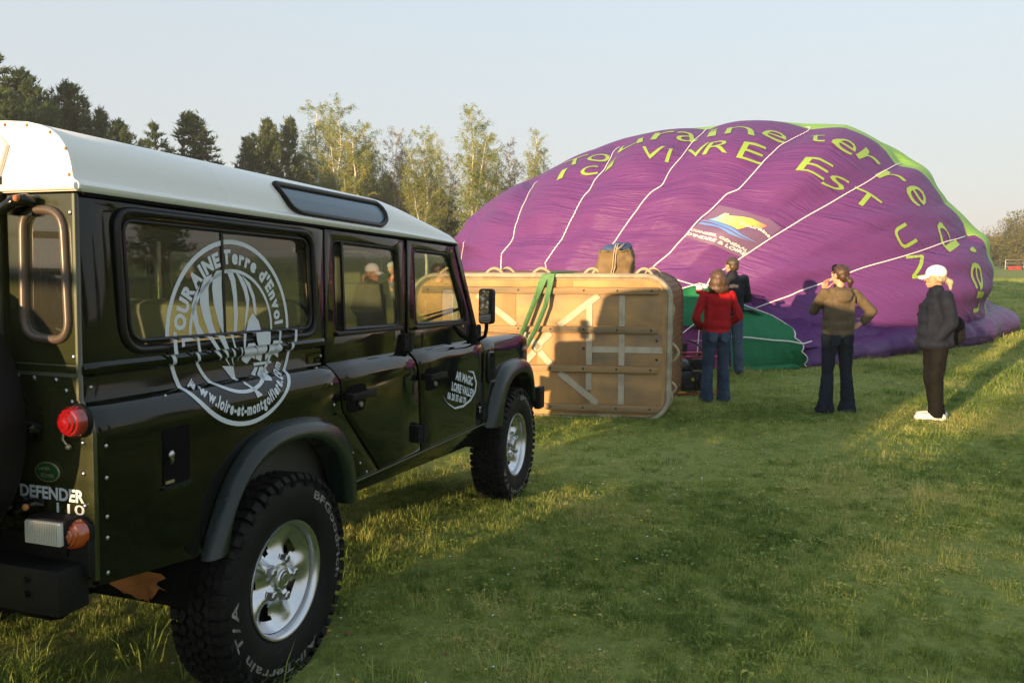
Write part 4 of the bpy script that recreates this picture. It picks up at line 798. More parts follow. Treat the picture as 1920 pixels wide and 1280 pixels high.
# tapes go on over the top and under the belly, out of sight
ext = [[(-2.6, .9)], [(-3.0, 1.0)], [(-3.0, 1.32)], [(.4, 1.35)], [(.1, 1.2)], [(-.05, .80)], [(0.1, .27)]]
low = [(-2.86, -.25), (-2.32, -.25), (-2.07, -.25), (-1.90, -.25), (-1.78, -.25), (-1.66, -.25), (-1.60, -.2)]
TPX = [np.vstack([dens([l_, t[0]], 6)[:-1], t]) for l_, t in zip(low, TP)]
TPW = [bal0(t[:, 0], t[:, 1]) for t in TPX]
TALL = np.vstack(TPW)
def tdist(P):
    sh = P.shape[:-1]; Q = P.reshape(-1, 3); D_ = np.empty(len(Q))
    for i in range(0, len(Q), 4000): D_[i:i+4000] = np.sqrt(((Q[i:i+4000, None, :]-TALL[None])**2).sum(-1)).min(1)
    return D_.reshape(sh)
def disp(P, d):
    lb = (1-np.exp(-(d/.42)**1.3))*.20 - .06
    l = (P-bC)@bL; v = (P-bC)@bV; z = P[..., 2]
    w = .075*np.sin(2.1*z-.35*l+.9*np.sin(.55*l))+.035*np.sin(3.6*z+.7*np.sin(.8*l+1.1)+.4*l)+.028*np.sin(7.3*z-1.1*l+1.3*np.sin(.5*l))+.020*np.sin(2.2*l+3.1*z+.5)+.016*np.sin(12.7*z+.9*l+2.*np.sin(.9*l))
    return lb*np.clip(1.35-.22*np.maximum(z-1.5, 0), .55, 1) + w*np.clip(d/.35, .25, 1)*np.clip(1.6-.30*z, .30, 1)
def balp(A, B, off=0.):
    P = bal0(A, B); n = nrm(np.asarray(A, float), np.asarray(B, float)); P = P + n*(disp(P, tdist(P))+off)[..., None]; P[..., 2] = np.maximum(P[..., 2], -.185+off*.5); return P
bx0 = empty('balloon_envelope', (4.2, 14.6, -.19), 0, 'huge purple hot air balloon envelope with lime lettering, half inflated on the grass', 'balloon')
def setcloth(me, AB):
    a = me.attributes.new('cloth', 'FLOAT_VECTOR', 'POINT'); a.data.foreach_set('vector', np.asarray(AB, np.float32).ravel())
# main surface split at the load tapes
NA, NB = 560, 230
Ag = np.concatenate([np.linspace(-PI, .35, 430, endpoint=False), np.linspace(.35, PI, 131)]); Bg = np.concatenate([np.linspace(-1.2, -.3, 20, endpoint=False), np.linspace(-.3, PI/2-.002, 211)])
AA, BB = np.meshgrid(Ag, Bg); PP = balp(AA, BB)
# crown line in polar terms about the crown axis
LP = bal0(*np.array(BK_L).T); cn = np.array([.469, .804, .365]); cn /= np.linalg.norm(cn); cc = np.array([8.84, 17.68, 2.80]); e1 = np.cross(cn, [0, 0, 1.]); e1 /= np.linalg.norm(e1); e2 = np.cross(cn, e1)
def polar(P): q = P-cc; return np.arctan2(q@e2, q@e1), q@cn
pa, ph_ = polar(LP); 
o_ = np.argsort(np.unwrap(pa)); pu = np.unwrap(pa)[o_]; ph_ = ph_[o_]
ker = np.ones(3)/3; ph_ = np.convolve(np.pad(ph_, 1, mode='edge'), ker, 'valid')
A_, h_ = polar(bal0(AA, BB)); mid = (pu[0]+pu[-1])/2; A_ = mid + (A_-mid+PI) % (2*PI) - PI
crown = h_ - np.interp(A_, pu, ph_) + .34
# gore index: how many tapes lie to the left of the point (walk along height B)
idx = np.zeros(AA.shape, int)
for t, ex in zip(TPX, ext):
    tt = np.vstack([t, np.array(ex)]); o2 = np.argsort(tt[:, 1], kind='stable'); ta = np.interp(BB, tt[o2, 1], tt[o2, 0]); idx += (AA > ta).astype(int)
idx[AA > .35] = 8
S_ = np.stack([AA*6., BB*4.2, np.zeros_like(AA)], -1)
# folds fan out from the mouth: tilt the cloth coordinate with distance to the right
S_[..., 1] += .30*np.clip(S_[..., 0]+9.5, 0, 9)
W2 = AA.shape[1]; Vv = PP.reshape(-1, 3); Cl = S_.reshape(-1, 3); Cr = crown.reshape(-1)
fi = {}
for j in range(AA.shape[0]-1):
    for i in range(W2-1):
        a = j*W2+i; fi.setdefault(int(idx[j, i]), []).append((a, a+1, a+W2+1, a+W2))
for k, fs in sorted(fi.items()):
    fa = np.array(fs); us, inv = np.unique(fa, return_inverse=True); inv = inv.reshape(fa.shape)
    me = bpy.data.meshes.new('gore'); me.from_pydata(Vv[us].tolist(), [], inv.tolist()); setcloth(me, Cl[us]); a = me.attributes.new('crown', 'FLOAT', 'POINT'); a.data.foreach_set('value', Cr[us].astype(np.float32))
    me.update(); o = link('gore_panel', me, M_pur, None, 180); o.parent = bx0; o.matrix_parent_inverse = Matrix.Translation((-4.2, -14.6, .19))
def bpart(g_or_me, name, m, smooth=60, cloth=False):
    me = g_or_me if isinstance(g_or_me, bpy.types.Mesh) else g_or_me.mesh(name)
    o = link(name, me, m, None, smooth); o.parent = bx0; o.matrix_parent_inverse = Matrix.Translation((-4.2, -14.6, .19)); return o
# load tapes
for t in TPX:
    tt = dens(t, 2); P = balp(tt[:, 0], tt[:, 1], .012); g = G(); g.tube(P.tolist(), .0115, 6, flat=1.); bpart(g, 'load_tape', M_tape)
# extra tapes on the hidden side
for a0 in (.5, 1.0, 1.5, 2.0, 2.6):
    P = balp(np.full(40, a0), np.linspace(-.25, 1.45, 40), .012); g = G(); g.tube(P.tolist(), .020, 6); bpart(g, 'load_tape', M_tape)
def map_ab(me, f, m, name, off=.03, cell=.05):
    """flat shape in (A,B) -> lies on the cloth"""
    x = [v.co.x for v in me.vertices]; y = [v.co.y for v in me.vertices]
    pl = [(0, q) for q in np.arange(min(x), max(x), cell)[1:]] + [(1, q) for q in np.arange(min(y), max(y), cell*.7)[1:]]
    bisect(me, pl); q = np.array([f(v.co.x, v.co.y) for v in me.vertices]); P = balp(q[:, 0], q[:, 1], off)
    for v, p in zip(me.vertices, P): v.co = p
    me.update(); return bpart(me, name, m, 60)
for ch, a, b, ra, rb, ua, ub in BK_C:
    me = textmesh(ch, 1., -.004, 0.); v = [p.co for p in me.vertices]; x0, x1 = min(p.x for p in v), max(p.x for p in v); y0, y1 = min(p.y for p in v), max(p.y for p in v)
    for p in me.vertices: p.co = Vector(((p.co.x-x0)/(x1-x0)-.5, (p.co.y-y0)/(y1-y0)-.5, 0))
    w2 = .16
    # brush-like strokes: waver the outline a little
    for p in me.vertices: p.co.x += .04*math.sin(5*p.co.y+ord(ch)); p.co.y += .05*math.sin(4*p.co.x+ord(ch)*.7)
    map_ab(me, lambda x, y: (a+ra*x+ua*y, b+rb*x+ub*y), M_lime, 'lettering', .014, .12)
def poly_ab(q, m, name, off, cell=.02): return map_ab(fillcurve([q]), lambda x, y: (x, y), m, name, off, cell)
poly_ab(BK_P, mat('pale_violet_patch', (.15, .085, .18), .6), 'print_patch', .008)
mf = bpy.data.materials.new('rainbow_print'); mf.use_nodes = True; n = mf.node_tree.nodes; l = mf.node_tree.links; at = n.new('ShaderNodeAttribute'); at.attribute_name = 'u'; cr = n.new('ShaderNodeValToRGB'); e = cr.color_ramp.elements
e[0].color = (.15, .32, .68, 1); e[1].color = (.75, .16, .12, 1)
for p_, c_ in ((.25, (.30, .50, .30, 1)), (.45, (.62, .66, .18, 1)), (.65, (.85, .60, .10, 1)), (.85, (.85, .33, .10, 1))): x = e.new(p_); x.color = c_
l.new(at.outputs['Fac'], cr.inputs[0]); l.new(cr.outputs[0], n['Principled BSDF'].inputs['Base Color']); n['Principled BSDF'].inputs['Roughness'].default_value = .6
o = poly_ab(BK_F, mf, 'print_emblem', .018, .015); me = o.data; A0, A1 = min(q[0] for q in BK_F), max(q[0] for q in BK_F)
pr = np.array([tuple(v.co) for v in me.vertices]); d_ = pr@(bL*.8-bZ*.4); u_ = (d_-d_.min())/(d_.max()-d_.min()); a = me.attributes.new('u', 'FLOAT', 'POINT'); a.data.foreach_set('value', u_.astype(np.float32))
M_blu = mat('blue_print', (.12, .25, .62), .6)
for q in BK_S: poly_ab(q, M_blu, 'print_wave', .02, .02)
for s, a, b, ra, rb, ua, ub in BK_W:
    me = textmesh(s, 1., .03, .1 if s == 'Touraine' else 0.); v = [p.co for p in me.vertices]; x0, x1 = min(p.x for p in v), max(p.x for p in v); cap = .70
    for p in me.vertices: p.co = Vector(((p.co.x-x0)/(x1-x0), p.co.y/cap, 0))
    map_ab(me, lambda x, y: (a+ra*x+ua*y*.62, b+rb*x+ub*y*.62), M_wht, 'print_lettering', .030, .06)
# throat, skirt and rolled cloth at the front
def cloth_sheet(fn, nu, nv, m, name, folds=.03, fx=9., seedv=0.):
    g = G(); UV = []
    def f(u, v):
        p = Vector(fn(u, v)); n_ = noise.noise(Vector((u*fx, v*2.2, seedv)))*folds + noise.noise(Vector((u*fx*2.4, v*3., seedv+5)))*folds*.5
        UV.append((u*3, v*3, seedv)); return p + Vector((n_*.3, -n_, n_*.4))
    g.grid(f, nu, nv); me = g.mesh(name, False); setcloth(me, UV); return bpart(me, name, m, 180)
def lerp3(a, b, t): return Vector(a)*(1-t)+Vector(b)*t
def poly3(P, t):
    k = min(len(P)-2, int(t*(len(P)-1))); return lerp3(P[k], P[k+1], t*(len(P)-1)-k)
# green skirt: sunlit upper rim at the left, folds at the right with a scalloped edge
cloth_sheet(lambda u, v: poly3([(2.25, 13.5, .95), (2.69, 13.3, 1.02), (3.11, 13.3, 1.14), (3.6, 13.4, 1.0), (3.95, 13.5, .80)], u)*(1-v) + poly3([(2.2, 13.0, .50), (2.7, 12.9, .50), (3.2, 12.9, .45), (3.7, 12.9, .35), (4.0, 13.0, .25)], u)*v, 40, 14, M_green, 'green_skirt_panel', .05, 6., 1.)
top = [(3.55, 13.4, .85), (3.88, 13.35, .78), (4.15, 13.2, .68), (4.31, 13.1, .62), (4.47, 13.0, .52)]
bot = [(3.45, 12.45, -.19), (3.75, 12.5, -.19), (4.1, 12.6, -.19), (4.4, 12.7, -.18), (4.60, 12.75, -.17)]
def skirt(u, v):
    a = poly3(top, u); b = poly3(bot, u); p = a*(1-v)+b*v; p.y -= .25*math.sin(v*PI)
    if u > .3: p.x += ((u-.3)/.7)*( .14*v + .07*abs(math.sin(v*PI*3.2)) - .03)
    return p
cloth_sheet(skirt, 60, 50, M_green, 'green_skirt_panel', .045, 4., 7.)
edge = [skirt(1., v/40.) + Vector((.005, -.02, 0)) for v in range(41)]; g = G(); g.tube(edge, .010, 5); bpart(g, 'skirt_hem', M_tape)
g = G(); g.tube([skirt(u/20., .0)+Vector((0, -.03, .01)) for u in range(21)], .008, 5); bpart(g, 'skirt_hem', M_tape)
g = G(); g.tube([skirt(u/20., .50-.06*u/20.)+Vector((0, -.05, 0)) for u in range(21)] + [Vector((4.9, 12.95, .22))], .012, 5); bpart(g, 'skirt_tape', M_tape)
g = G(); g.tube([(2.2, 13.22, .93), (2.69, 13.24, 1.03), (3.11, 13.24, 1.15), (3.5, 13.3, 1.07)], .012, 5); bpart(g, 'skirt_hem', M_tape)
# mouth: dark purple cloth hanging inside and lying on the ground behind the basket
cloth_sheet(lambda u, v: poly3([(1.4, 13.6, .6), (2.2, 13.2, .55), (2.8, 13.05, .52), (3.4, 13.05, .42), (4.2, 13.2, .4)], u)*(1-v)+poly3([(1.3, 12.4, -.18), (2.2, 12.3, -.18), (2.9, 12.3, -.18), (3.6, 12.5, -.18), (4.3, 12.8, -.18)], u)*v, 60, 24, nylon('dark_magenta_nylon', (.16, .02, .11), .5, .4), 'mouth_panel', .10, 5., 3.)
for a, b in (((2.0, 12.2, .0), (3.05, 13.0, .55)), ((2.2, 12.2, -.1), (3.3, 12.9, .2))): g = G(); g.tube([a, lerp3(a, b, .5)-Vector((0, 0, .04)), b], .009, 5); bpart(g, 'flying_wire', M_tape)
g = G(); g.tube([(2.0, 12.75, .22), (2.5, 12.7, .24), (3.1, 12.75, .25), (3.6, 12.8, .25)], .012, 5); bpart(g, 'mouth_hem', mat('pink_hem_tape', (.5, .2, .25), .6))
# throat cloth between skirt and body
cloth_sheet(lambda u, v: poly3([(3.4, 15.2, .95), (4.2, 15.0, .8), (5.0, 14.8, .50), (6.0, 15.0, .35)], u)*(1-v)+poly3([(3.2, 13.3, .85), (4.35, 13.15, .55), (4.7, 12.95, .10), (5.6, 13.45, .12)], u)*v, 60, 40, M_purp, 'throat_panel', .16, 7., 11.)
# rolled hems of cloth along the ground
def roll(P, rad, name, seedv, m=M_purp):
    g = G(); UV = []; n1, n2 = 120, 26
    PP_ = [Vector(p) for p in P]; 
    def f(u, v):
        t = v; q = poly3(PP_, t); q2 = poly3(PP_, min(1, t+.01)); q1 = poly3(PP_, max(0, t-.01)); tg = (q2-q1).normalized(); sd_ = Vector((tg.y, -tg.x, 0)); a = 2*PI*u
        r = (rad[0]+(rad[1]-rad[0])*t) * (1-max(0, (t-.93)/.07)**2*.75) * (1-max(0, (.05-t)/.05)**2*.7)
        rr_ = r*(1+.22*noise.noise(Vector((t*9, math.cos(a)*.7, math.sin(a)*.7+seedv)))+.10*noise.noise(Vector((t*34, math.cos(a)*1.3, math.sin(a)*1.3+seedv))))
        x = math.cos(a)*rr_*1.55; z = max(-.9*r*.5, math.sin(a)*rr_)
        UV.append((t*8, u*2.4, seedv)); return q + sd_*x + Vector((0, 0, z + r*.45))
    g.grid(f, n2, n1, cu=True); me = g.mesh(name); setcloth(me, UV); return bpart(me, name, m, 180)
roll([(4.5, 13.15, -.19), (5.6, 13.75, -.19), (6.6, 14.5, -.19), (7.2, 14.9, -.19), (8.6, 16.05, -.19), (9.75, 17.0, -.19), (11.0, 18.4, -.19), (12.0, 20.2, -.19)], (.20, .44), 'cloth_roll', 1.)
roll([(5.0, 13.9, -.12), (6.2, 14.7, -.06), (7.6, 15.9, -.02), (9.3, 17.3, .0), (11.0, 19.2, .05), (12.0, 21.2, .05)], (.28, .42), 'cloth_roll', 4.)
roll([(4.45, 12.8, -.19), (5.0, 13.0, -.19), (5.7, 13.4, -.19)], (.07, .10), 'cloth_roll', 8.)
roll([(3.3, 12.35, -.19), (3.9, 12.42, -.19), (4.6, 12.65, -.19)], (.035, .06), 'green_cloth_roll', 9., M_green)
# crumpled green crown cloth at the far right
g = G(); UV = []
for k in range(7): g.sphere((12.35+.12*math.sin(k*2.1), 21.2+.25*k, .12+.05*math.cos(k)), (.34, .3, .16+.03*(k % 3)), 14, 9, Matrix.Rotation(k, 4, 'Z'))
me = g.mesh('crown_cloth'); 
for v in me.vertices: v.co += Vector((0, 0, .12))*noise.noise(v.co*3.5)
bpart(me, 'crown_cloth', mat('green_crown_nylon', (.10, .34, .09), .5), 60)
# white lettering on the rolled cloth
def roll_text(s, p0, p1, up_, bold=.03):
    me = textmesh(s, 1., bold); v = [p.co for p in me.vertices]; x0, x1 = min(p.x for p in v), max(p.x for p in v); p0, p1, up_ = Vector(p0), Vector(p1), Vector(up_)
    warp(me, lambda c: p0+(p1-p0)*((c.x-x0)/(x1-x0))+up_*(c.y/.7)); return bpart(me, 'print_lettering', M_wht, 0)
# ------------------------------------------------------------------ basket lying on its side, wooden floor towards the camera
M_ply = mat('worn_plywood', (.55, .31, .11), .6, vary=(.27, .155, .07), vscale=2.2, bump=.0015, bscale=60., stretch=(1, 1, .35), detail=8)
M_ply2 = mat('weathered_plywood', (.48, .28, .11), .65, vary=(.20, .15, .10), vscale=3.2, bump=.0015, bscale=60., stretch=(.6, 1, 1.2), detail=9)
M_run = mat('timber_runner', (.34, .22, .10), .7, vary=(.19, .14, .08), vscale=3., bump=.003, bscale=26., stretch=(.25, 3, 3), detail=8)
M_strip = mat('bleached_strip', (.52, .46, .35), .7, vary=(.36, .31, .235), vscale=6., bump=.001, bscale=60., stretch=(1, 1, 1))
M_rim = mat('rawhide_edge', (.44, .38, .27), .7, vary=(.26, .22, .16), vscale=7., bump=.002, bscale=30.)
M_rope = mat('pale_rope', (.50, .40, .26), .8, vary=(.40, .31, .19), vscale=30., bump=.003, bscale=120.)
M_wick = mat('wicker_cane', (.28, .13, .05), .5, vary=(.16, .07, .03), vscale=18., bump=.002, bscale=80.)
M_bolt = mat('dark_bolt', (.05, .04, .035), .5, metal=.5)
BO = Vector((1.566, 8.68, -.196)); be = Vector((-.98646, .16402, 0)); bd_ = Vector((.16402, .98646, 0))     # s axis leftwards, depth axis away
bk = empty('wicker_basket', (0, 0, 0), 0, 'big wicker balloon basket tipped on its side with a wooden bottom facing us', 'basket')
bmw = Matrix.Identity(3)
for i in range(3): bmw[i][0] = be[i]; bmw[i][1] = -bd_[i]; bmw[i][2] = (0, 0, 1)[i]
bk.location = BO; bk.rotation_euler = bmw.to_euler()
# local: x = s (leftwards), y = towards the camera (outwards), z up
S0, S1, Hh = -.150, 2.73, 1.580
ol = rrect(S0, S1, -.005, Hh, .26, 8)
me = fillcurve([ol], .03, .004); warp(me, lambda c: Vector((c.x, -.017+c.z, c.y))); link('floor_board', me, M_ply, bk, 30)
for (a, b, z0, z1, m_) in ((-.07, 1.535, 1.045, 1.382, M_ply2), (1.545, 2.64, 1.045, 1.382, M_ply), (-.08, .70, .60, .955, M_ply2), (.715, 1.30, .60, .955, M_ply), (1.31, 2.66, .60, .955, M_ply), (-.08, .70, .16, .515, M_ply2), (.71, 2.66, .16, .515, M_ply), (-.02, .9, 1.465, 1.53, M_ply), (.91, 2.55, 1.465, 1.53, M_ply)):
    g = G(); g.box(((a+b)/2, .0035, (z0+z1)/2), (b-a, .007, z1-z0)); g.build('floor_panel', m_, bk, bevel=.002)
for k, (z0, z1) in enumerate(((1.383, 1.463), (.955, 1.030), (.517, .595), (.078, .158))):
    g = G(); zc = (z0+z1)/2
    g.v += []; a, b = -.03-.002*k, 2.62
    n0 = 24; rows = []
    for i in range(n0+1):
        x = a+(b-a)*i/n0; dz = .003*math.sin(i*1.7+k); rows.append([(x, .0, z0+dz), (x, .040, z0+.006+dz), (x, .046, zc+dz), (x, .040, z1-.006+dz), (x, .0, z1+dz)])
    for r_ in rows: g.v += r_
    for i in range(n0):
        for j in range(4): q = i*5+j; g.f.append((q, q+1, q+6, q+5)); g.mi.append(0)
    g.f += [(0, 1, 2, 3, 4), tuple(n0*5+i for i in range(5))]; g.mi += [0, 0]
    rn = g.build('runner', M_run, bk, 25)
    for x in (.044, .413, .78, 1.148, 1.51, 1.88, 2.25, 2.55): g = G(); M = Matrix.Rotation(-PI/2, 4, 'X'); M.translation = (x, .044, zc+.005); g.lathe([(.0005, .004), (.010, .004), (.013, 0)], 8, M); g.build('runner_bolt', M_bolt, rn)
def strip(pts, w_=.066, mirror=True, nm='floor_strip'):
    for mir in ((0, 1) if mirror else (0,)):
        a, b = [((2.60-p[0]) if mir else p[0], p[1]) for p in pts]
        d = Vector((b[0]-a[0], b[1]-a[1])).normalized(); nn = Vector((-d.y, d.x))*w_/2; q = [(a[0]+nn.x, a[1]+nn.y), (b[0]+nn.x, b[1]+nn.y), (b[0]-nn.x, b[1]-nn.y), (a[0]-nn.x, a[1]-nn.y)]
        me = fillcurve([q], .006, .001); warp(me, lambda c: Vector((c.x, .0115+c.z, c.y))); link(nm, me, M_strip, bk, 30)
for z0, z1 in ((1.035, 1.378), (.60, .950), (.165, .512)): strip([(.360, z0), (.360, z1)])
for z0, z1 in ((1.035, 1.285), (.60, .950), (.32, .512)): strip([(.718, z0), (.718, z1)], .066)
strip([(.395, .775), (.683, .775)], .066); strip([(-.085, .777), (.325, .777)], .068)
strip([(.62, 1.374), (1.055, 1.034)], .070); strip([(1.15, .952), (1.335, .765)], .070); strip([(1.27, .735), (1.15, .603)], .07); strip([(1.05, .51), (.62, .166)], .070)
strip([(.35, .035), (.60, .035)], .03, False)
for (x, z) in ((.778, .782), (-.02, .88), (-.022, .67)): g = G(); M = Matrix.Rotation(-PI/2, 4, 'X'); M.translation = (x, .007, z); g.lathe([(.0005, .002), (.014, .003), (.016, 0)], 10, M); g.build('floor_bolt', M_bolt, bk)
# edge binding
g = G(); e_ = rrect(S0-.006, S1+.006, -.010, Hh+.006, .265, 10); g.tube([(x, .004, z) for x, z in e_], .026, 10, True); g.build('edge_binding', M_rim, bk, 60)
g = G(); e_ = rrect(S0+.03, S1-.03, .03, Hh-.03, .235, 10); g.tube([(x, .006, z) for x, z in e_], .008, 6, True); g.build('edge_cord', M_rim, bk, 60)
# wicker walls: canes woven round posts; flare towards the open end
DP = 1.12
def wall_pt(t, d, out=0.):
    """t along the rounded outline 0..1, d depth 0..1"""
    k = t*len(WO); i = int(k) % len(WO); j = (i+1) % len(WO); f = k-int(k); x = WO[i][0]*(1-f)+WO[j][0]*f; z = WO[i][1]*(1-f)+WO[j][1]*f
    cx, cz = (S0+S1)/2, Hh/2; dx, dz = x-cx, z-cz; L_ = math.hypot(dx, dz); q = 1+out/L_; fx = 1+.115*d; fz = 1+.0*d
    return Vector((cx+dx*q*fx, -.05-DP*d, cz+dz*q*fz))
raw = rrect(S0, S1, 0, Hh, .26, 8); per = [0]
for a, b in zip(raw, raw[1:]+raw[:1]): per.append(per[-1]+math.hypot(b[0]-a[0], b[1]-a[1]))
WO = []
for k in range(260):
    s_ = per[-1]*k/260; i = max(j for j in range(len(per)-1) if per[j] <= s_); f = (s_-per[i])/max(1e-9, per[i+1]-per[i]); a, b = raw[i], raw[(i+1) % len(raw)]; WO.append((a[0]+(b[0]-a[0])*f, a[1]+(b[1]-a[1])*f))
g = G(); g.grid(lambda u, v: wall_pt(u, v, -.02), 130, 4, cu=True); g.build('inner_lining', mat('dark_wicker_lining', (.09, .045, .02), .8), bk, 60)
g = G(); g.add([(S0+.1, -.06, .1), (S1-.1, -.06, .1), (S1-.1, -.06, Hh-.1), (S0+.1, -.06, Hh-.1)], [(0, 1, 2, 3)]); g.build('inside_floor', M_ply, bk)
NR = 34; me_w = G()
for r_ in range(NR):
    n1 = 260; d = (r_+.5)/NR; pts = [wall_pt(k/n1, d, .010*math.sin(PI*k/2.+PI*(r_ % 2))+.004) for k in range(n1)]
    me_w.tube(pts, .016, 5, True)
o = me_w.build('wicker_weave', M_wick, bk, 60); o['kind'] = 'stuff'
for d in (.02, .98): g = G(); g.tube([wall_pt(k/130, d, .012) for k in range(130)], .028, 8, True); g.build('basket_rim', M_rim if d < .5 else mat('leather_rim', (.12, .07, .04), .5), bk, 60)
# rope handles
def loop(p, q, h, axis, r=.016, sag=0.):
    p, q = Vector(p), Vector(q); ax = Vector(axis); pts = [p + (q-p)*(k/12) + ax*h*math.sin(PI*k/12)**.75 + Vector((0, sag*math.sin(PI*k/12), 0)) for k in range(13)]
    g = G(); g.tube([p-ax*.05]+pts+[q-ax*.05], r, 8); g.build('rope_handle', M_rope, bk, 60)
for (a, b, yy) in ((1.918, 1.700, -.12), (1.78, 1.60, -.30), (1.382, 1.16, -.14), (.80, .59, -.12), (.72, .52, -.32), (.227, .03, -.14), (.12, -.06, -.34), (2.45, 2.25, -.14)):
    loop((a, yy, Hh), (b, yy-.02, Hh), .085, (0, 0, 1), .017)
for (z0, z1, yy, h) in ((.86, .62, -.10, .11), (.83, .66, -.16, .09), (1.30, 1.12, -.12, .05), (1.28, 1.10, -.17, .05), (.42, .26, -.14, .09), (.34, .14, -.10, .05), (1.20, 1.05, -.7, .05)):
    loop((S0, yy, z0), (S0, yy-.02, z1), h, (-1, 0, 0), .017)
# green ratchet strap over the basket
M_strap = mat('green_webbing', (.09, .23, .08), .7, vary=(.13, .29, .11), vscale=20., bump=.001, bscale=300.)
st = empty('green_strap', (0, 0, 0), 0, 'green webbing strap slung over the top edge of the basket', 'strap')
st.location = BO; st.rotation_euler = bmw.to_euler()
def web(pts, w_, name):
    g = G(); P_ = [Vector(p) for p in pts]; wv = [Vector(q) for q in w_]
    for p, w2 in zip(P_, wv): g.v += [p-w2, p+w2, p+w2+Vector((0, .004, .002)), p-w2+Vector((0, .004, .002))]
    for i in range(len(P_)-1):
        for j in range(4): a = i*4+j; b = i*4+(j+1) % 4; g.f.append((a, b, b+4, a+4)); g.mi.append(0)
    o = g.build(name, M_strap, st, 60); return o
web([(1.12, -.5, 1.60), (1.15, -.25, 1.612), (1.17, -.05, 1.612), (1.20, .035, 1.600), (1.24, .060, 1.52), (1.32, .085, 1.30), (1.42, .10, 1.05), (1.50, .11, .84)], [(.05, 0, 0), (.05, 0, 0), (.05, 0, 0), (.045, 0, 0), (.040, 0, .005), (.026, .01, .01), (.022, .012, .012), (.02, .012, .012)], 'strap_webbing')
web([(1.10, -.5, 1.606), (1.12, -.05, 1.618), (1.14, .040, 1.606), (1.15, .066, 1.50), (1.20, .10, 1.25), (1.30, .115, 1.0), (1.42, .12, .78)], [(.04, 0, 0), (.04, 0, 0), (.038, 0, 0), (.03, 0, 0), (.024, .01, .008), (.02, .012, .012), (.02, .012, .012)], 'strap_webbing')
g = G(); g.tube([(1.15, -.02, 1.622), (.98, -.05, 1.627), (.86, -.10, 1.617), (.82, -.2, 1.607)], [.026, .024, .018, .01], 8, flat=.5); g.build('strap_tail', mat('dark_green_webbing', (.03, .12, .05), .7), st, 60)
# canvas bag on top of the basket
M_canv = mat('khaki_canvas', (.20, .135, .065), .85, vary=(.15, .10, .05), vscale=7., bump=.004, bscale=16.)
M_navyc = mat('blue_cloth_bundle', (.035, .06, .14), .6, vary=(.05, .09, .20), vscale=12., bump=.012, bscale=14.)
bg_ = empty('canvas_bag', (1.17, 8.98, 1.395), R(-8), 'khaki canvas bag with blue cloth on top, standing on the basket', 'bag')
g = G()
def bagf(u, v):
    a = 2*PI*u; ex = .72; x = sp_(np.cos(a), ex)*1.0; y = sp_(np.sin(a), ex)*1.0; w_ = .205+.018*math.sin(3*v) - .03*v*v; d_ = .15
    n_ = noise.noise(Vector((math.cos(a)*1.6, math.sin(a)*1.6, v*2.4)))*.03 + noise.noise(Vector((math.cos(a)*4, math.sin(a)*4, v*6)))*.010
    return Vector((x*(w_+n_), y*(d_+n_), .285*v - (.02*abs(math.sin(4*a)) if v > .95 else 0) + (.01 if v > .9 and math.cos(a) > .3 else 0)))
g.grid(bagf, 72, 22, cu=True); k = len(g.v); g.add([(0, 0, .255)], []); base = k-72
for i in range(72): g.f.append((base+i, base+(i+1) % 72, k)); g.mi.append(0)
g.build('bag_body', M_canv, bg_, 180)
g = G()
for (x, y, z, r_, sz) in ((-.05, 0, .285, .12, .055), (.04, .0, .305, .115, .065), (.08, .02, .30, .10, .06), (-.11, 0, .275, .08, .035)): g.sphere((x, y, z), (r_, .10, sz), 20, 12)
me = g.mesh('bundle')
for v in me.vertices: v.co += Vector((.5, .5, 1))*noise.noise(v.co*11)*.028
o = link('cloth_bundle', me, M_navyc, bg_, 60)
for dx in (-.035, -.012): g = G(); g.tube([(dx-.02, -.155, .02), (dx, -.168, .10), (dx+.005, -.165, .20), (dx+.015, -.155, .285), (dx+.03, -.10, .345), (dx+.07, .0, .35)], .006, 6); g.build('bag_cord', M_rope, bg_, 60)
g = G(); g.tube([(-.01, -.158, .27), (.03, -.15, .30), (.07, -.12, .335), (.09, -.06, .35)], .0055, 6); g.build('bag_cord', M_rope, bg_, 60)
# inflation fan engine behind the basket
M_redp = mat('red_tube_frame', (.38, .02, .02), .35, coat=.3); M_eng = mat('engine_black', (.012, .012, .013), .35, rvary=.2); M_engg = mat('engine_grey', (.10, .10, .11), .4, metal=.4); M_yel = mat('yellow_sticker', (.60, .50, .02), .5)
fn_ = empty('inflation_fan', (2.36, 10.42, -.195), R(6), 'red framed petrol inflation fan with black engine beside the basket', 'fan')
for (x, y) in ((-.26, -.2), (.30, -.2), (-.26, .25), (.30, .25)): g = G(); g.tube([(x, y, .02), (x, y, .50)], .014, 8); g.build('frame_tube', M_redp, fn_, 60)
for z in (.02, .50): g = G(); g.tube([(-.26, -.2, z), (.30, -.2, z), (.30, .25, z), (-.26, .25, z)], .015, 8, True); g.build('frame_tube', M_redp, fn_, 60)
g = G(); g.box((.0, 0, .16), (.34, .26, .22)); g.box((.12, -.12, .15), (.20, .08, .20)); eb = g.build('engine_block', M_eng, fn_, bevel=.02)
g = G(); M = Matrix.Rotation(PI/2, 4, 'X'); M.translation = (.14, -.17, .17); g.lathe([(.0005, .03), (.05, .03), (.09, .015), (.10, -.01)], 24, M); st_ = g.build('recoil_starter', M_eng, fn_, 40)
g = G(); g.bar((.12, -.205, .15), (.165, -.205, .20), .008, .014); g.build('starter_grip', M_tape, st_)
g = G(); g.box((.13, -.02, .40), (.30, .26, .15)); g.build('fuel_tank', M_eng, fn_, bevel=.03)
g = G(); g.box((.15, -.155, .43), (.08, .02, .03)); g.build('tank_sticker', M_yel, fn_)
g = G(); g.box((-.02, -.155, .205), (.035, .01, .035)); g.build('warning_sticker', M_yel, fn_)
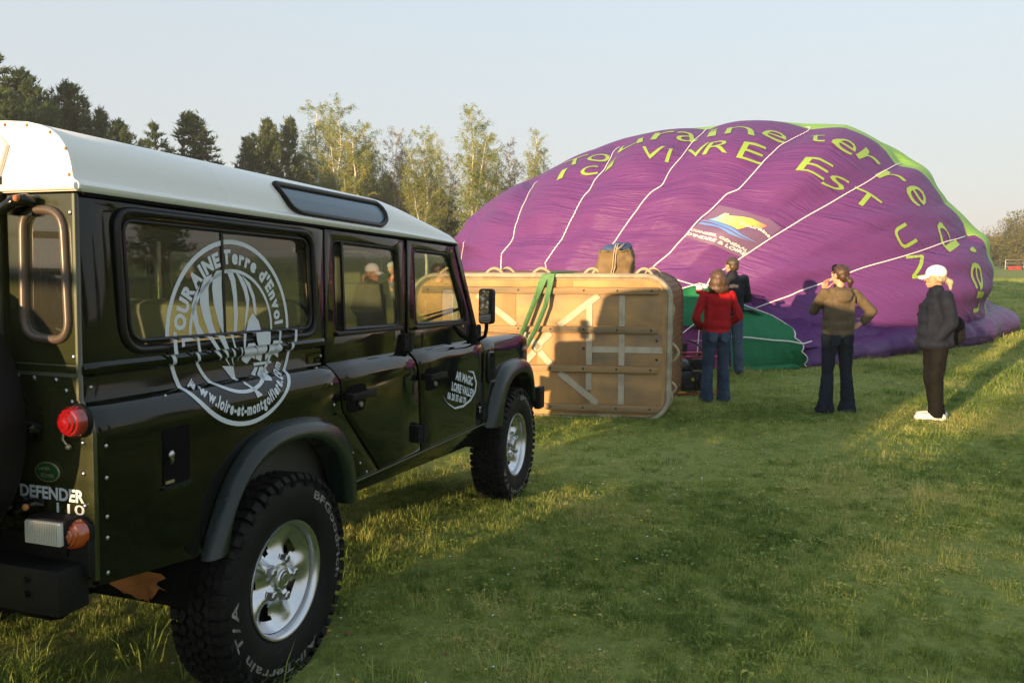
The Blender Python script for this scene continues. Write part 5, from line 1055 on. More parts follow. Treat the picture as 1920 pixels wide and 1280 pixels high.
g = G(); g.sphere((-.14, -.06, .385), (.11, .10, .085), 18, 12); g.build('air_cleaner', M_engg, fn_, 60)
g = G(); g.box((-.14, -.10, .28), (.20, .12, .05)); g.build('muffler', M_engg, fn_, bevel=.012)
for k in range(8): g = G(); g.box((-.05, -.14, .10+.016*k), (.14, .02, .005)); g.build('cooling_fin', M_engg, eb)
g = G(); g.box((-.18, -.18, .035), (.12, .04, .02)); g.build('yellow_latch', M_yel, fn_)
for k in range(5): g = G(); M = Matrix.Rotation(2*PI*k/5, 4, 'Y'); M.translation = (0, .32, .36); g.add([M @ Vector(p) for p in ((-.05, -.01, .06), (.05, .03, .06), (.07, .03, .26), (-.04, -.01, .26))], [(0, 1, 2, 3)]); g.build('fan_blade', M_eng, fn_)
g = G(); g.tube([(.31*math.cos(a*PI/20), .30, .36+.31*math.sin(a*PI/20)) for a in range(40)], .012, 6, True); g.build('fan_guard', M_eng, fn_, 60)
g = G(); g.tube([(.0, .33, .36), (.0, .15, .30)], .03, 10); g.build('fan_hub', M_eng, fn_, 60)
# ------------------------------------------------------------------ trees
M_bark = mat('pine_bark', (.075, .05, .035), .9, vary=(.13, .075, .045), vscale=6., bump=.02, bscale=12.)
M_birch = mat('birch_bark', (.66, .60, .50), .7, vary=(.40, .35, .28), vscale=3., stretch=(1, 1, .5), detail=6)
M_twig = mat('birch_twigs', (.17, .12, .07), .9)
M_needle = mat_blade('pine_needles', (.038, .072, .030), (.070, .115, .042), (.13, .155, .06))
M_leafb = mat_blade('young_birch_leaves', (.19, .25, .055), (.28, .34, .075), (.40, .40, .11))
M_leafs = mat_blade('bush_leaves', (.09, .11, .03), (.16, .15, .04), (.24, .18, .055))
M_leafg = mat_blade('budding_twigs', (.15, .12, .075), (.20, .17, .09), (.24, .21, .11))
def limb_tube(V, F, a, b, ra, rb, n=5):
    a, b = np.array(a, float), np.array(b, float); d = b-a; L_ = np.linalg.norm(d); d /= max(L_, 1e-6); u = np.cross(d, [0, 0, 1.] if abs(d[2]) < .9 else [1., 0, 0]); u /= np.linalg.norm(u); w_ = np.cross(d, u); k = len(V)
    for p, r in ((a, ra), (b, rb)):
        for i in range(n): t = 2*PI*i/n; V.append(p+(u*math.cos(t)+w_*math.sin(t))*r)
    for i in range(n): F.append((k+i, k+(i+1) % n, k+n+(i+1) % n, k+n+i))
def tri_cloud(cs, ds, ls, ws, r):
    """thin leaves: at cs pointing along ds"""
    n = len(cs); rnd = r.normal(size=(n, 3)); s = np.cross(ds, rnd); s /= np.maximum(np.linalg.norm(s, axis=1, keepdims=True), 1e-6)
    a = cs - s*ws[:, None]; b = cs + s*ws[:, None]; c = cs + ds*ls[:, None]; V = np.stack([a, b, c], 1).reshape(-1, 3); return V, np.arange(3*n).reshape(-1, 3)
def mesh_np(name, V, F, m, smooth=False):
    me = bpy.data.meshes.new(name); V = np.asarray(V, np.float32); F = np.asarray(F, np.int32); me.vertices.add(len(V)); me.vertices.foreach_set('co', V.ravel()); k = F.shape[1]
    me.loops.add(F.size); me.loops.foreach_set('vertex_index', F.ravel()); me.polygons.add(len(F)); me.polygons.foreach_set('loop_start', np.arange(0, F.size, k, dtype=np.int32)); me.polygons.foreach_set('loop_total', np.full(len(F), k, np.int32)); me.update(); me.validate(); me.materials.append(m); return me
def pine(seed, H, crown_r, base=.12, whorls=16, dense=1., round_=.75, gapp=.0):
    r = np.random.default_rng(seed); V, F = [], []; lean = r.uniform(-.02, .02, 2); P = [np.array([lean[0]*z*z/H, lean[1]*z*z/H, z]) for z in np.linspace(0, H*.97, 9)]
    for i in range(8): limb_tube(V, F, P[i], P[i+1], .20*(1-i/8.5)*H/11, .20*(1-(i+1)/8.5)*H/11, 7)
    cs, ds, ls, ws = [], [], [], []
    def tuft(c, d, sc=1.):
        n = 11; dd = d[None]*.8 + r.normal(size=(n, 3))*.42; dd /= np.linalg.norm(dd, axis=1, keepdims=True); cs.append(c[None]+r.normal(size=(n, 3))*.05*sc-dd*.05); ds.append(dd); ls.append(r.uniform(.16, .30, n)*sc); ws.append(np.full(n, .028)*sc)
    for wi in range(whorls):
        t = wi/(whorls-1); z = H*(base+(.965-base)*t); rad = crown_r*((1-t)**round_*.92+.06)*(1 if t > .12 else .75+2*t)
        nl = int(r.integers(5, 8)); a0 = r.uniform(0, 6.28)
        for k in range(nl):
            if r.random() < gapp: continue
            a = a0+2*PI*k/nl+r.uniform(-.3, .3); L_ = rad*r.uniform(.65, 1.12); up = .28+.55*t+r.uniform(-.1, .15); o = np.array([lean[0]*z*z/H, lean[1]*z*z/H, z]); d = np.array([math.cos(a), math.sin(a), up]); d /= np.linalg.norm(d); e = o+d*L_+np.array([0, 0, .12*L_])
            limb_tube(V, F, o, e, .035*H/11, .010, 4); ns = max(3, int(L_*5*dense))
            for q in range(ns):
                f = .25+.75*(q+r.random())/ns; c = o+(e-o)*f; s_ = r.normal(size=3)*.30*L_*(1.15-f)*.9; s_[2] = abs(s_[2])*.6-.05; side = d*.5+s_/max(.3, L_)*1.2+np.array([0, 0, .6]); side /= np.linalg.norm(side)
                c2 = c+s_
                for m_ in range(2 if dense > .8 else 1): tuft(c2+r.normal(size=3)*.12, side*.7+np.array([0, 0, .5])+r.normal(size=3)*.2, 1.15)
            tuft(e, np.array([d[0], d[1], .9]), 1.3)
    for q in range(6): tuft(np.array([lean[0]*H, lean[1]*H, H*.90+.02*H*q]), np.array([0, 0, 1.]), 1.2)
    Vc, Fc = tri_cloud(np.concatenate(cs), np.concatenate(ds), np.concatenate(ls), np.concatenate(ws), r)
    return mesh_np('pine_trunk', V, F, M_bark), mesh_np('pine_crown', Vc, Fc, M_needle)
def birch(seed, H, wd, leaves=7000, bare=False, forks=2):
    r = np.random.default_rng(seed); V, F = [], []; cs, ds, ls, ws = [], [], [], []; tc_, td_, tl_ = [], [], []
    def stem(o, top, r0, n=9, wob=.12):
        P = [np.array(o) + (np.array(top)-np.array(o))*i/(n-1) + np.array([math.sin(i*1.3+seed)*wob, math.cos(i*1.7+seed)*wob, 0])*min(1, i/3) for i in range(n)]
        for i in range(n-1): limb_tube(V, F, P[i], P[i+1], r0*(1-i/n)**.9, r0*(1-(i+1)/n)**.9, 6)
        return P
    main = stem((0, 0, 0), (r.uniform(-.3, .3), r.uniform(-.3, .3), H), .135)
    stems = [main]
    for k in range(forks):
        z = r.uniform(.18, .42)*H; i = int(z/H*8); a = r.uniform(0, 6.28); o = main[i]; stems.append(stem(o, (o[0]+math.cos(a)*wd*.75, o[1]+math.sin(a)*wd*.4, H*r.uniform(.72, .93)), .075, 7, .06))
    for si, P in enumerate(stems):
        Hs = P[-1][2]; z0 = P[0][2] if si else H*.16; nb = int((Hs-z0)*5.2)
        for b in range(nb):
            t = (b+r.random())/nb; z = z0+(Hs-z0)*t; f = (z-P[0][2])/(Hs-P[0][2])*(len(P)-1); i = min(len(P)-2, int(f)); o = P[i]+(P[i+1]-P[i])*(f-i); a = r.uniform(0, 6.28)
            L_ = wd*(.30+1.0*(1-t)**.6*min(1, .35+t*2))*r.uniform(.55, 1.1)*(.7 if si else 1); up = r.uniform(.7, 1.5); d = np.array([math.cos(a), math.sin(a), up]); d /= np.linalg.norm(d); e = o+d*L_*1.2; limb_tube(V, F, o, e, .020*(1-t)+.008, .004, 3)
            for q in range(int(5+L_*7)):
                f2 = r.uniform(.3, 1.05); c = o+(e-o)*f2; dr = np.array([r.normal()*.45, r.normal()*.45, -1.+r.uniform(0, 1.0)]); dr /= np.linalg.norm(dr); tl = r.uniform(.35, 1.0)*(1.1-t*.5)
                tc_.append(c); td_.append(dr); tl_.append(tl)
    tc_, td_, tl_ = np.array(tc_), np.array(td_), np.array(tl_); Vt, Ft = tri_cloud(tc_, td_, tl_, np.full(len(tc_), .012), r)
    n = leaves; k = r.integers(0, len(tc_), n); c = tc_[k]+td_[k]*(tl_[k]*r.random(n))[:, None]+r.normal(size=(n, 3))*.07; d = r.normal(size=(n, 3)); d /= np.linalg.norm(d, axis=1, keepdims=True)
    Vl, Fl = tri_cloud(c, d, r.uniform(.055, .12, n), r.uniform(.018, .034, n), r)
    return mesh_np('birch_trunk', V, F, M_birch), mesh_np('birch_twigs', Vt, Ft, M_twig), mesh_np('birch_crown', Vl, Fl, M_leafg if bare else M_leafb)
def at_px(px, y): return (px-960)/1493.*(y*.9942+.17)
PINES = [pine(1, 11, 2.6, .10, 20, 1.0), pine(2, 11, 3.0, .06, 20, 1.2, .62), pine(3, 11, 2.4, .15, 15, .7, .8, .2), pine(4, 11, 2.2, .1, 18, .9, .9, .1)]
def place_pine(px, vtop, y, var, label, wide=1., group='pines behind the car roof'):
    x = at_px(px, y); Ht = (478-vtop)/1493.*y+1.62+.2; s = Ht/11.; t = empty('pine_tree', (x, y, -.2), px*.37, label, 'tree', group); t.scale = (s*wide*1.65, s*wide*1.65, s)
    for nm, me in zip(('trunk', 'crown'), PINES[var]): o = bpy.data.objects.new(nm, me); C.objects.link(o); o.parent = t
place_pine(12, 112, 44, 2, 'tallest pine, thin leader at the far left edge of the photo', .95)
place_pine(70, 143, 45, 1, 'broad dark pine standing just right of the tallest one', .8)
place_pine(28, 175, 40, 1, 'wide low pine at the left edge in front of the tallest pine', .9)
place_pine(150, 163, 47, 1, 'dense rounded dark pine above the rear roof corner', .75)
place_pine(205, 212, 48, 0, 'smaller pointed pine between two rounded pines over the roof', .62)
place_pine(240, 232, 47, 1, 'low rounded pine, rightmost of the left dark clump', .72)
place_pine(100, 205, 42, 0, 'pine filling the low gap left of the dense rounded pine', .8)
place_pine(308, 240, 54, 2, 'thin airy pine standing alone left of the gap', .95)
place_pine(382, 220, 52, 3, 'open crowned pine in the middle of the roof line', 1.35)
place_pine(350, 268, 53, 2, 'small airy pine tucked against the open crowned pine', .6)
place_pine(278, 268, 56, 3, 'very small pine tip just showing over the roof', .5)
place_pine(478, 262, 54, 0, 'small pine on the left flank of the twin pines', .75)
place_pine(512, 230, 55, 1, 'left one of the twin pines beside the birches', .62)
place_pine(545, 228, 56, 3, 'right one of the twin pines beside the birches', .78)
place_pine(450, 315, 56, 1, 'tiny pine tip left of the twin pines', .35)
for px, vt, y, lb in ((620, 330, 66, 'dark pine low behind the leftmost birch'), (680, 305, 67, 'dark pine behind the tall pair of birches'), (730, 330, 68, 'dark pine behind the bare grey birch'), (790, 335, 66, 'dark pine low behind the forked birch'), (826, 355, 62, 'last small dark pine before the balloon'), (575, 320, 64, 'dark pine between twin pines and birches'), (655, 345, 62, 'lowest dark pine under the birches')):
    place_pine(px, vt, y, 1, lb, .8, 'dark pines under the birches')
BIR = [birch(21, 12, 2.1, 20000), birch(22, 12, 1.9, 18000, forks=3), birch(23, 12, 1.8, 8500, True, 2), birch(24, 12, 2.3, 23000, forks=3), birch(25, 12, 1.7, 14000, forks=1)]
def place_birch(px, vtop, y, var, label, wide=1.):
    x = at_px(px, y); Ht = (478-vtop)/1493.*y+1.62+.2; s = Ht/12.; t = empty('birch_tree', (x, y, -.2), px*.61, label, 'tree', 'young birches along the field edge'); t.scale = (s*wide*1.25, s*wide*1.25, s)
    for nm, me in zip(('trunk', 'twigs', 'crown'), BIR[var]): o = bpy.data.objects.new(nm, me); C.objects.link(o); o.parent = t
place_birch(598, 213, 58, 0, 'leftmost tall birch, right beside the twin pines', .95)
place_birch(641, 207, 57, 3, 'tallest birch of the left group with yellow green leaves', 1.)
place_birch(683, 243, 60, 1, 'birch on the right flank of the tallest left birch', .9)
place_birch(582, 262, 60, 1, 'shorter golden birch touching the twin pines', .9)
place_birch(662, 262, 55, 4, 'short leafy birch in front of the tallest left birch', .95)
place_birch(742, 252, 60, 2, 'bare greyish birch standing alone in the gap', .95)
place_birch(768, 268, 62, 2, 'second bare greyish birch, slightly lower and to the right', .8)
place_birch(800, 255, 57, 3, 'forked birch with thick white stem in the middle', .85)
place_birch(823, 262, 61, 1, 'leafy birch just right of the forked birch', .75)
place_birch(846, 300, 63, 2, 'thin bare birch left of the tallest right birch', .8)
place_birch(884, 218, 56, 0, 'tallest birch near the balloon with pale bright stem', .9)
place_birch(912, 262, 60, 4, 'leafy birch hugging the tallest one near the balloon', 1.)
place_birch(955, 272, 62, 2, 'bare birch between two leafy ones beside the balloon', .9)
place_birch(936, 300, 63, 4, 'low birch behind the left shoulder of the balloon', .9)
place_birch(1001, 256, 58, 1, 'rightmost leafy birch rising over the balloon edge', .75)
place_birch(715, 300, 64, 4, 'low leafy birch under the bare grey birch', 1.)
# background copse that reads as one mass
rr = np.random.default_rng(77); cs = []
for k in range(46):
    px = rr.uniform(-60, 1010); y = rr.uniform(66, 84); hh_ = (478-rr.uniform(375, 430))/1493*y; x = at_px(px, y); n = 900; p = rr.normal(size=(n, 3))*np.array([2.2, 1.2, .5*hh_]) + np.array([x, y, hh_*.5]); p[:, 2] = np.abs(p[:, 2]); cs.append(p)
cs = np.concatenate(cs); d = rr.normal(size=cs.shape); d /= np.linalg.norm(d, axis=1, keepdims=True); V_, F_ = tri_cloud(cs, d, rr.uniform(.2, .45, len(cs)), rr.uniform(.05, .12, len(cs)), rr)
o = link('far_undergrowth', mesh_np('far_undergrowth', V_, F_, M_needle)); tag(o, kind='stuff')
# hills on the horizon
M_hill = mat('hazy_hill', (.20, .23, .24), 1., vary=(.17, .20, .20), vscale=.02)
g = G(); g.grid(lambda u, v: (-900+2200*u, 700+60*v, -.3 + (v*(14+9*math.sin(u*9)+6*math.sin(u*23+1)))), 80, 2); o = g.build('hills', M_hill, smooth=180); tag(o, kind='structure')
# right hand side: leafy bush, bare pale trees, gate
def bush(name, x, y, H, wd, n, m, label, seed, lobes=9, sz=(.12, .28)):
    r = np.random.default_rng(seed); P_ = []
    for k in range(lobes):
        a = r.uniform(0, 6.28); q = r.uniform(0, 1)**.6*wd; z = H*r.uniform(.1, .9)*(1-.45*q/wd); rad = H*r.uniform(.14, .26); m_ = n//lobes; v = r.normal(size=(m_, 3)); v /= np.linalg.norm(v, axis=1, keepdims=True); P_.append(np.array([math.cos(a)*q, math.sin(a)*q, z])+v*rad*(r.random((m_, 1))**.35))
    c = np.concatenate(P_); c[:, 2] = np.abs(c[:, 2]); c[:, 2] = np.minimum(c[:, 2], H); d = r.normal(size=c.shape)+np.array([0, 0, .4]); d /= np.linalg.norm(d, axis=1, keepdims=True); Vl, Fl = tri_cloud(c, d, r.uniform(*sz, len(c)), r.uniform(.04, .09, len(c)), r)
    V, F = [], []
    for k in range(9): a = r.uniform(0, 6.28); limb_tube(V, F, (0, 0, 0), (math.cos(a)*wd*.6, math.sin(a)*wd*.6, H*r.uniform(.6, .95)), .09, .02, 5)
    t = empty(name, (x, y, -.2), 0, label, 'tree' if 'tree' in name else 'bush'); o = link('crown' if 'tree' in name else 'foliage', mesh_np('foliage', Vl, Fl, m), parent=t); o = link('trunk' if 'tree' in name else 'stems', mesh_np('stems', V, F, M_bark), parent=t)
bush('leafy_bush', at_px(1905, 104), 104, 7.4, 4.2, 16000, M_leafs, 'big bushy evergreen at the right edge behind the gate', 5, 26, (.2, .45))
bush('leafy_bush', at_px(1950, 108), 108, 6.6, 4.2, 9000, M_leafs, 'bush running out of the right edge of the photo', 6, 18, (.2, .45))
bush('bare_tree', at_px(1862, 125), 125, 6.3, 3.4, 3200, M_leafg, 'pale hazy bare tree left of the big bush', 7, 16, (.2, .5))
bush('bare_tree', at_px(1880, 130), 130, 8.3, 3.0, 2600, M_leafg, 'tallest pale bare tree rising behind the big bush', 8, 14, (.2, .5))
bush('bare_tree', at_px(1843, 160), 160, 4.8, 3.5, 2200, M_leafg, 'low hazy tree at the edge of the balloon', 9, 12, (.2, .5))
M_galv = mat('galvanised_steel', (.42, .42, .42), .4, metal=.5)
gt = empty('field_gate', (at_px(1905, 100), 100, -.2), 0, 'grey tubular metal gate at the far right edge of the field', 'gate')
for x in (-1.35, .95, 3.1): g = G(); g.tube([(x, 0, 0), (x, 0, 1.25)], .05, 8); g.build('gate_post', M_galv, gt)
for z in (.35, .78, 1.2): g = G(); g.tube([(-1.35, 0, z), (3.1, 0, z)], .035, 6); g.build('gate_rail', M_galv, gt)
rb = empty('red_barrier', (at_px(1903, 98), 98, -.2), .1, 'small red barrier lying in front of the gate', 'barrier')
M_redb = mat('red_barrier_paint', (.55, .05, .04), .5)
for z in (.12, .34): g = G(); g.box((0, 0, z), (1.7, .1, .13)); g.build('barrier_board', M_redb, rb)
for x in (-.6, .5): g = G(); g.box((x, 0, .22), (.16, .3, .40), Matrix.Rotation(.25, 4, 'Y')); g.build('barrier_foot', M_redb, rb)
# far house between the car roof and the balloon, and one at the right
M_stone = mat('pale_render', (.42, .32, .20), .8, vary=(.36, .27, .17), vscale=2.)
M_tile = mat('brown_roof_tiles', (.12, .08, .06), .8); M_win = mat('dark_window', (.03, .035, .04), .2)
def house(px, y, wd, h, roof, label, chim=False):
    t = empty('house', (at_px(px, y), y, -.2), .1, label, 'house'); g = G(); g.box((0, 0, h/2), (wd, 5, h)); g.build('wall', M_stone, t)
    g = G(); g.add([(-wd/2-.3, -2.8, h), (wd/2+.3, -2.8, h), (wd/2+.3, 2.8, h), (-wd/2-.3, 2.8, h), (-wd/2-.3, 0, h+roof), (wd/2+.3, 0, h+roof)], [(0, 1, 5, 4), (2, 3, 4, 5), (0, 4, 3), (1, 2, 5), (0, 3, 2, 1)]); rf = g.build('roof', M_tile, t, 0)
    if chim: g = G(); g.box((0.2, 0, h+roof+.1), (.8, .7, 1.3)); g.box((.2, 0, h+roof+.8), (1., .9, .15)); g.build('chimney', M_stone, rf)
    for x in np.linspace(-wd/2+1, wd/2-1, max(2, int(wd/2.5))): w_ = G(); w_.box((x, -2.52, h*.6), (.9, .08, 1.1)); w_.build('window', M_win, t)
house(850, 90, 5, 3.2, 1.1, 'small pale house whose chimney peeps between car roof and balloon', True)
house(1848, 190, 9, 4.2, 2.0, 'hazy house far off at the right edge of the balloon')
# trees that stand outside the frame, seen in the paintwork
for (x, y, v, s, lb) in ((34, 6, 0, 1., 'pine off to the right of the field'), (40, -6, 1, .9, 'second pine off to the right of the field'), (33, -20, 1, 1., 'third pine off to the right of the field'), (44, 18, 3, 1.1, 'slender pine off to the right of the field'), (48, 30, 1, .9, 'broad pine off to the right of the field')):
    t = empty('pine_tree', (x, y, -.2), x, lb, 'tree', 'pines right of the field'); t.scale = (s, s, s*.8)
    for nm, me in zip(('trunk', 'crown'), PINES[v]): o = bpy.data.objects.new(nm, me); C.objects.link(o); o.parent = t
# wire mesh fence behind the camera, between the sun and the car
sdir = Vector((math.sin(R(SUN_AZ)), math.cos(R(SUN_AZ)), 0)); sper = Vector((math.cos(R(SUN_AZ)), -math.sin(R(SUN_AZ)), 0))
M_wire = mat('green_fence_wire', (.03, .08, .04), .5)
fe = empty('mesh_fence', sper*-3.2 + sdir*-2.6, -R(SUN_AZ), 'green welded mesh fence panel standing behind the camera', 'fence')
for z in (1.72, 1.98): g = G(); g.tube([(-1.9, 0, z), (1.25, 0, z)], .028, 6); g.build('fence_rail', M_wire, fe)
for x in (-1.9, 1.25): g = G(); g.tube([(x, 0, 0), (x, 0, 2.05)], .03, 8); g.build('fence_post', M_wire, fe)
g = G()
for k in range(42): g.tube([(-1.9+.075*k, 0, .1), (-1.9+.075*k, 0, 1.72)], .0035, 4)
for k in range(14): g.tube([(-1.9, 0, .15+.115*k), (1.25, 0, .15+.115*k)], .004, 4)
o = g.build('fence_mesh', M_wire, fe, 0); o['kind'] = 'stuff'
# unseen leafy screens added behind the camera on the right to shade the grass
P_ = rng.uniform(0, 1, (40000, 3))*np.array([14.0, .9, 3.3]); d = rng.normal(size=P_.shape); d /= np.linalg.norm(d, axis=1, keepdims=True); V_, F_ = tri_cloud(P_, d, rng.uniform(.06, .12, len(P_)), rng.uniform(.03, .05, len(P_)), rng)
P2_ = rng.uniform(0, 1, (16000, 3))*np.array([1.65, .9, 1.82])-np.array([1.62, 0, 0]); P2_[:, 2] *= np.where(P2_[:, 0] > -.9, .86, 1.); d2 = rng.normal(size=P2_.shape); d2 /= np.linalg.norm(d2, axis=1, keepdims=True); V2_, F2_ = tri_cloud(P2_, d2, rng.uniform(.06, .12, len(P2_)), rng.uniform(.03, .05, len(P2_)), rng); lh_ = empty('low_shade_screen', sper*-1.28 + sdir*-8. + Vector((0, 0, .05)), -R(SUN_AZ), 'low leafy screen added behind the camera to shade grass and tyre', 'shade screen'); link('foliage', mesh_np('foliage', V2_, F2_, M_leafs), parent=lh_)  # added low screen, its height set by the shade it throws
hd_ = empty('tall_shade_screen', sper*-1.28 + sdir*-16. + Vector((0, 0, .05)), -R(SUN_AZ), 'tall leafy screen added far behind the camera to shade the ground', 'shade screen'); link('foliage', mesh_np('foliage', V_, F_, M_leafs), parent=hd_)
# ------------------------------------------------------------------ people
def skinmat(name, col): return mat(name, col, .5, spec=.4, vary=[min(1, c*1.12) for c in col], vscale=14.)
M_skin = skinmat('skin', (.50, .27, .18)); 
def cloth(name, a, b, sc=9., bump=.002, rough=.85): return mat(name, a, rough, vary=b, vscale=sc, bump=bump, bscale=120., spec=.2)
class Blob:
    """tapered limbs and ellipsoids fused into one continuous skin by voxel remeshing"""
    def __init__(s): s.g = G()
    def cap(s, a, b, ra, rb, fa=1., fb=None):
        a, b = Vector(a), Vector(b); n = max(3, int((b-a).length/(min(ra, rb)*.45))+1)
        for i in range(n): t = i/(n-1); s.g.sphere(a.lerp(b, t), ra+(rb-ra)*t, 12, 8)
        return s
    def path(s, pts, rs_):
        for p, q, r1, r2 in zip(pts, pts[1:], rs_, rs_[1:]): s.cap(p, q, r1, r2)
        return s
    def ell(s, c, r, rot=None): s.g.sphere(c, r, 16, 10, rot); return s
    def box(s, c, d, rot=None): s.g.box(c, d, rot); return s
    def build(s, name, m, parent, vox=.012, smooth=3, fold=0., ffreq=(6, 6, 14), cut=None, seed_=0., label=None):
        me = s.g.mesh(name); o = bpy.data.objects.new(name, me); C.objects.link(o); md = o.modifiers.new('r', 'REMESH'); md.mode = 'VOXEL'; md.voxel_size = vox; md.use_smooth_shade = True
        if smooth: ms = o.modifiers.new('s', 'SMOOTH'); ms.iterations = smooth; ms.factor = .5
        dg = bpy.context.evaluated_depsgraph_get(); me2 = bpy.data.meshes.new_from_object(o.evaluated_get(dg)); bpy.data.objects.remove(o); bpy.data.meshes.remove(me)
        if cut:
            bm = bmesh.new(); bm.from_mesh(me2)
            for co, no in cut: bmesh.ops.bisect_plane(bm, geom=list(bm.verts)+list(bm.edges)+list(bm.faces), plane_co=co, plane_no=no, clear_outer=True)
            bm.to_mesh(me2); bm.free()
        if fold:
            me2.update(); N_ = [v.normal.copy() for v in me2.vertices]
            for v, n_ in zip(me2.vertices, N_):
                p = v.co; q = Vector((p.x*ffreq[0]+seed_, p.y*ffreq[1], p.z*ffreq[2])); w_ = noise.noise(q); w2 = 1-abs(noise.noise(q*1.9+Vector((3, 1, 2))))*2.2; v.co = p + n_*fold*(w_*.6+w2*.5)
        me2.polygons.foreach_set('use_smooth', [True]*len(me2.polygons)); me2.name = name; me2.update()
        o = link(name, me2, m, parent)
        if label: o['label'] = label
        return o
def hand(B, w_, dr, up, side, curl=.5, s=1.):
    """five separate fingers on a palm; dr: finger direction, up: back-of-hand normal, side: thumb side"""
    w_, dr, up, side = Vector(w_), Vector(dr).normalized(), Vector(up).normalized(), Vector(side).normalized(); s *= 1.0
    for q in (-.5, 0, .5): B.cap(w_, w_+dr*.085*s+side*q*.055*s, .017*s, .015*s)
    for k, (off, L_) in enumerate(((.030, .068), (.010, .078), (-.010, .072), (-.030, .056))):
        b = w_+dr*.088*s+side*off*s; m_ = b+(dr*math.cos(curl*.6)-up*math.sin(curl*.6))*L_*.5*s; e = m_+(dr*math.cos(curl*1.8)-up*math.sin(curl*1.8))*L_*.5*s; B.cap(b, m_, .0095*s, .0085*s); B.cap(m_, e, .0085*s, .007*s)
    b = w_+dr*.03*s+side*.028*s; m_ = b+(dr*.5+side*.75-up*.2).normalized()*.042*s; B.cap(b, m_, .013*s, .010*s); B.cap(m_, m_+(dr*.9+side*.3-up*.4).normalized()*.034*s, .010*s, .008*s)
def head(B, c, yaw, tilt=0., s=1.):
    """c = centre of the skull; faces +Y turned by yaw"""
    M = Matrix.Rotation(yaw, 4, 'Z') @ Matrix.Rotation(tilt, 4, 'X'); c = Vector(c); P = lambda x, y, z: c + M @ Vector((x*s, y*s, z*s))
    B.ell(P(0, -.008, .022), (.076*s, .094*s, .088*s), M); B.ell(P(0, .030, -.045), (.057*s, .058*s, .066*s), M)
    B.ell(P(0, .066, -.090), (.024*s, .020*s, .018*s), M); B.cap(P(0, .088, .010), P(0, .106, -.024), .009*s, .012*s); B.ell(P(0, .085, -.058), (.024*s, .014*s, .008*s), M); B.ell(P(0, .085, -.070), (.020*s, .013*s, .008*s), M)
    B.ell(P(0, .078, .028), (.052*s, .018*s, .012*s), M)
    for sx in (-1, 1): B.ell(P(sx*.078, -.005, -.012), (.010*s, .020*s, .032*s), M); B.ell(P(sx*.040, .060, -.030), (.022*s, .022*s, .02*s), M)
    return P, M
def eyes(P, M, t):
    mw_ = mat('eye_white', (.7, .68, .64), .3) if 'eye_white' not in MATS else MATS['eye_white']; md = MATS.get('eye_iris') or mat('eye_iris', (.05, .035, .02), .2)
    for sx in (-1, 1): g = G(); g.sphere(P(sx*.030, .075, .006), .0125, 10, 8); g.build('eye', mw_, t, 180); g = G(); g.sphere(P(sx*.030, .0845, .006), .0062, 8, 6); g.build('iris', md, t, 180)
def person(name, loc, H, yaw, label): 
    t = empty('person', loc, yaw, label, 'person', None); t.scale = (H/1.70,)*3; return t
def legs(J, r=(.088, .062, .045), feet=True):
    B = Blob(); 
    for s in (-1, 1): h, k, a = J[s]; B.path([h, k, a], r); B.cap(a, Vector(a)+Vector((0, .12, -.04)), .038, .03)
    return B
# every figure: local +Y is where it faces, z up, feet at z=0
def figure(t, hip, sh, L, A, heady, skin=M_skin, hw=.17, chest=(.155, .105), sw=.175, hs=1., hands=True, htilt=0., hoff=(0, 0)):
    """body: one skin"""
    B = Blob(); B.ell((0, 0, hip-.02), (hw, .11, .12)); B.ell((0, .0, (hip+sh)/2-.06), (chest[0]*.85, chest[1]*.9, .2)); B.ell((0, 0, sh-.10), (chest[0], chest[1], .15))
    B.cap((-sw+.02, 0, sh-.01), (sw-.02, 0, sh-.01), .052, .052); B.cap((0, -.01, sh), (hoff[0]*.6, .0+hoff[1]*.6, sh+.115), .054, .050)
    for s in (-1, 1):
        h, k, a, f = L[s]; B.path([h, k, a], (.085, .056, .040)); B.cap(Vector(a)-Vector((0, .02, .025)), Vector(f)+Vector((0, -.02, 0)), .030, .026)
        S_, E_, W_ = A[s][:3]; B.path([S_, E_, W_], (.046, .037, .026))
        if len(A[s]) > 3: hand(B, W_, *A[s][3:])
    P, M = head(B, (hoff[0], hoff[1]+.01, sh+.205), heady, htilt, hs); B.build('body', skin, t, .0085, 2); eyes(P, M, t); return P, M
def hairmat(name, a, b): return mat(name, a, .42, spec=.5, vary=b, vscale=16., stretch=(6, 6, .6), bump=.004, bscale=34., detail=6)
# --- woman in a red sweater, seen from behind
t = person('p', (2.525, 9.784, -.197), 1.63, R(4), 'woman in a red fleece and flared blue jeans seen from behind, brown bobbed hair')
sh, hip = 1.385, .93
L = {-1: ((-.09, 0, .88), (-.10, .01, .48), (-.115, -.01, .09), (-.13, .13, .035)), 1: ((.09, 0, .88), (.105, .015, .48), (.12, .0, .09), (.15, .13, .035))}
A = {-1: ((-.175, 0, sh), (-.285, -.03, 1.10), (-.19, .12, .97), (.6, .9, -.2), (0, 0, 1), (.5, -.3, .6)), 1: ((.175, 0, sh), (.28, -.03, 1.11), (.17, .14, .98), (-.6, .9, -.2), (0, 0, 1), (-.5, -.3, .6))}
P, M = figure(t, hip, sh, L, A, R(8), hw=.165, chest=(.15, .10), sw=.17)
B = Blob(); B.ell((0, 0, 1.0), (.185, .125, .12)); B.ell((0, 0, 1.15), (.168, .118, .17)); B.ell((0, 0, 1.30), (.178, .118, .12)); B.cap((-.165, -.005, sh-.012), (.165, -.005, sh-.012), .058, .058); B.cap((0, -.01, 1.35), (0, -.005, 1.425), .075, .060); B.box((0, -.0, 1.18), (.30, .17, .42))
B.ell((0, -.005, .915), (.188, .128, .05))
for s in (-1, 1): S_, E_, W_ = A[s][:3]; B.path([S_, E_, W_], (.060, .055, .044))
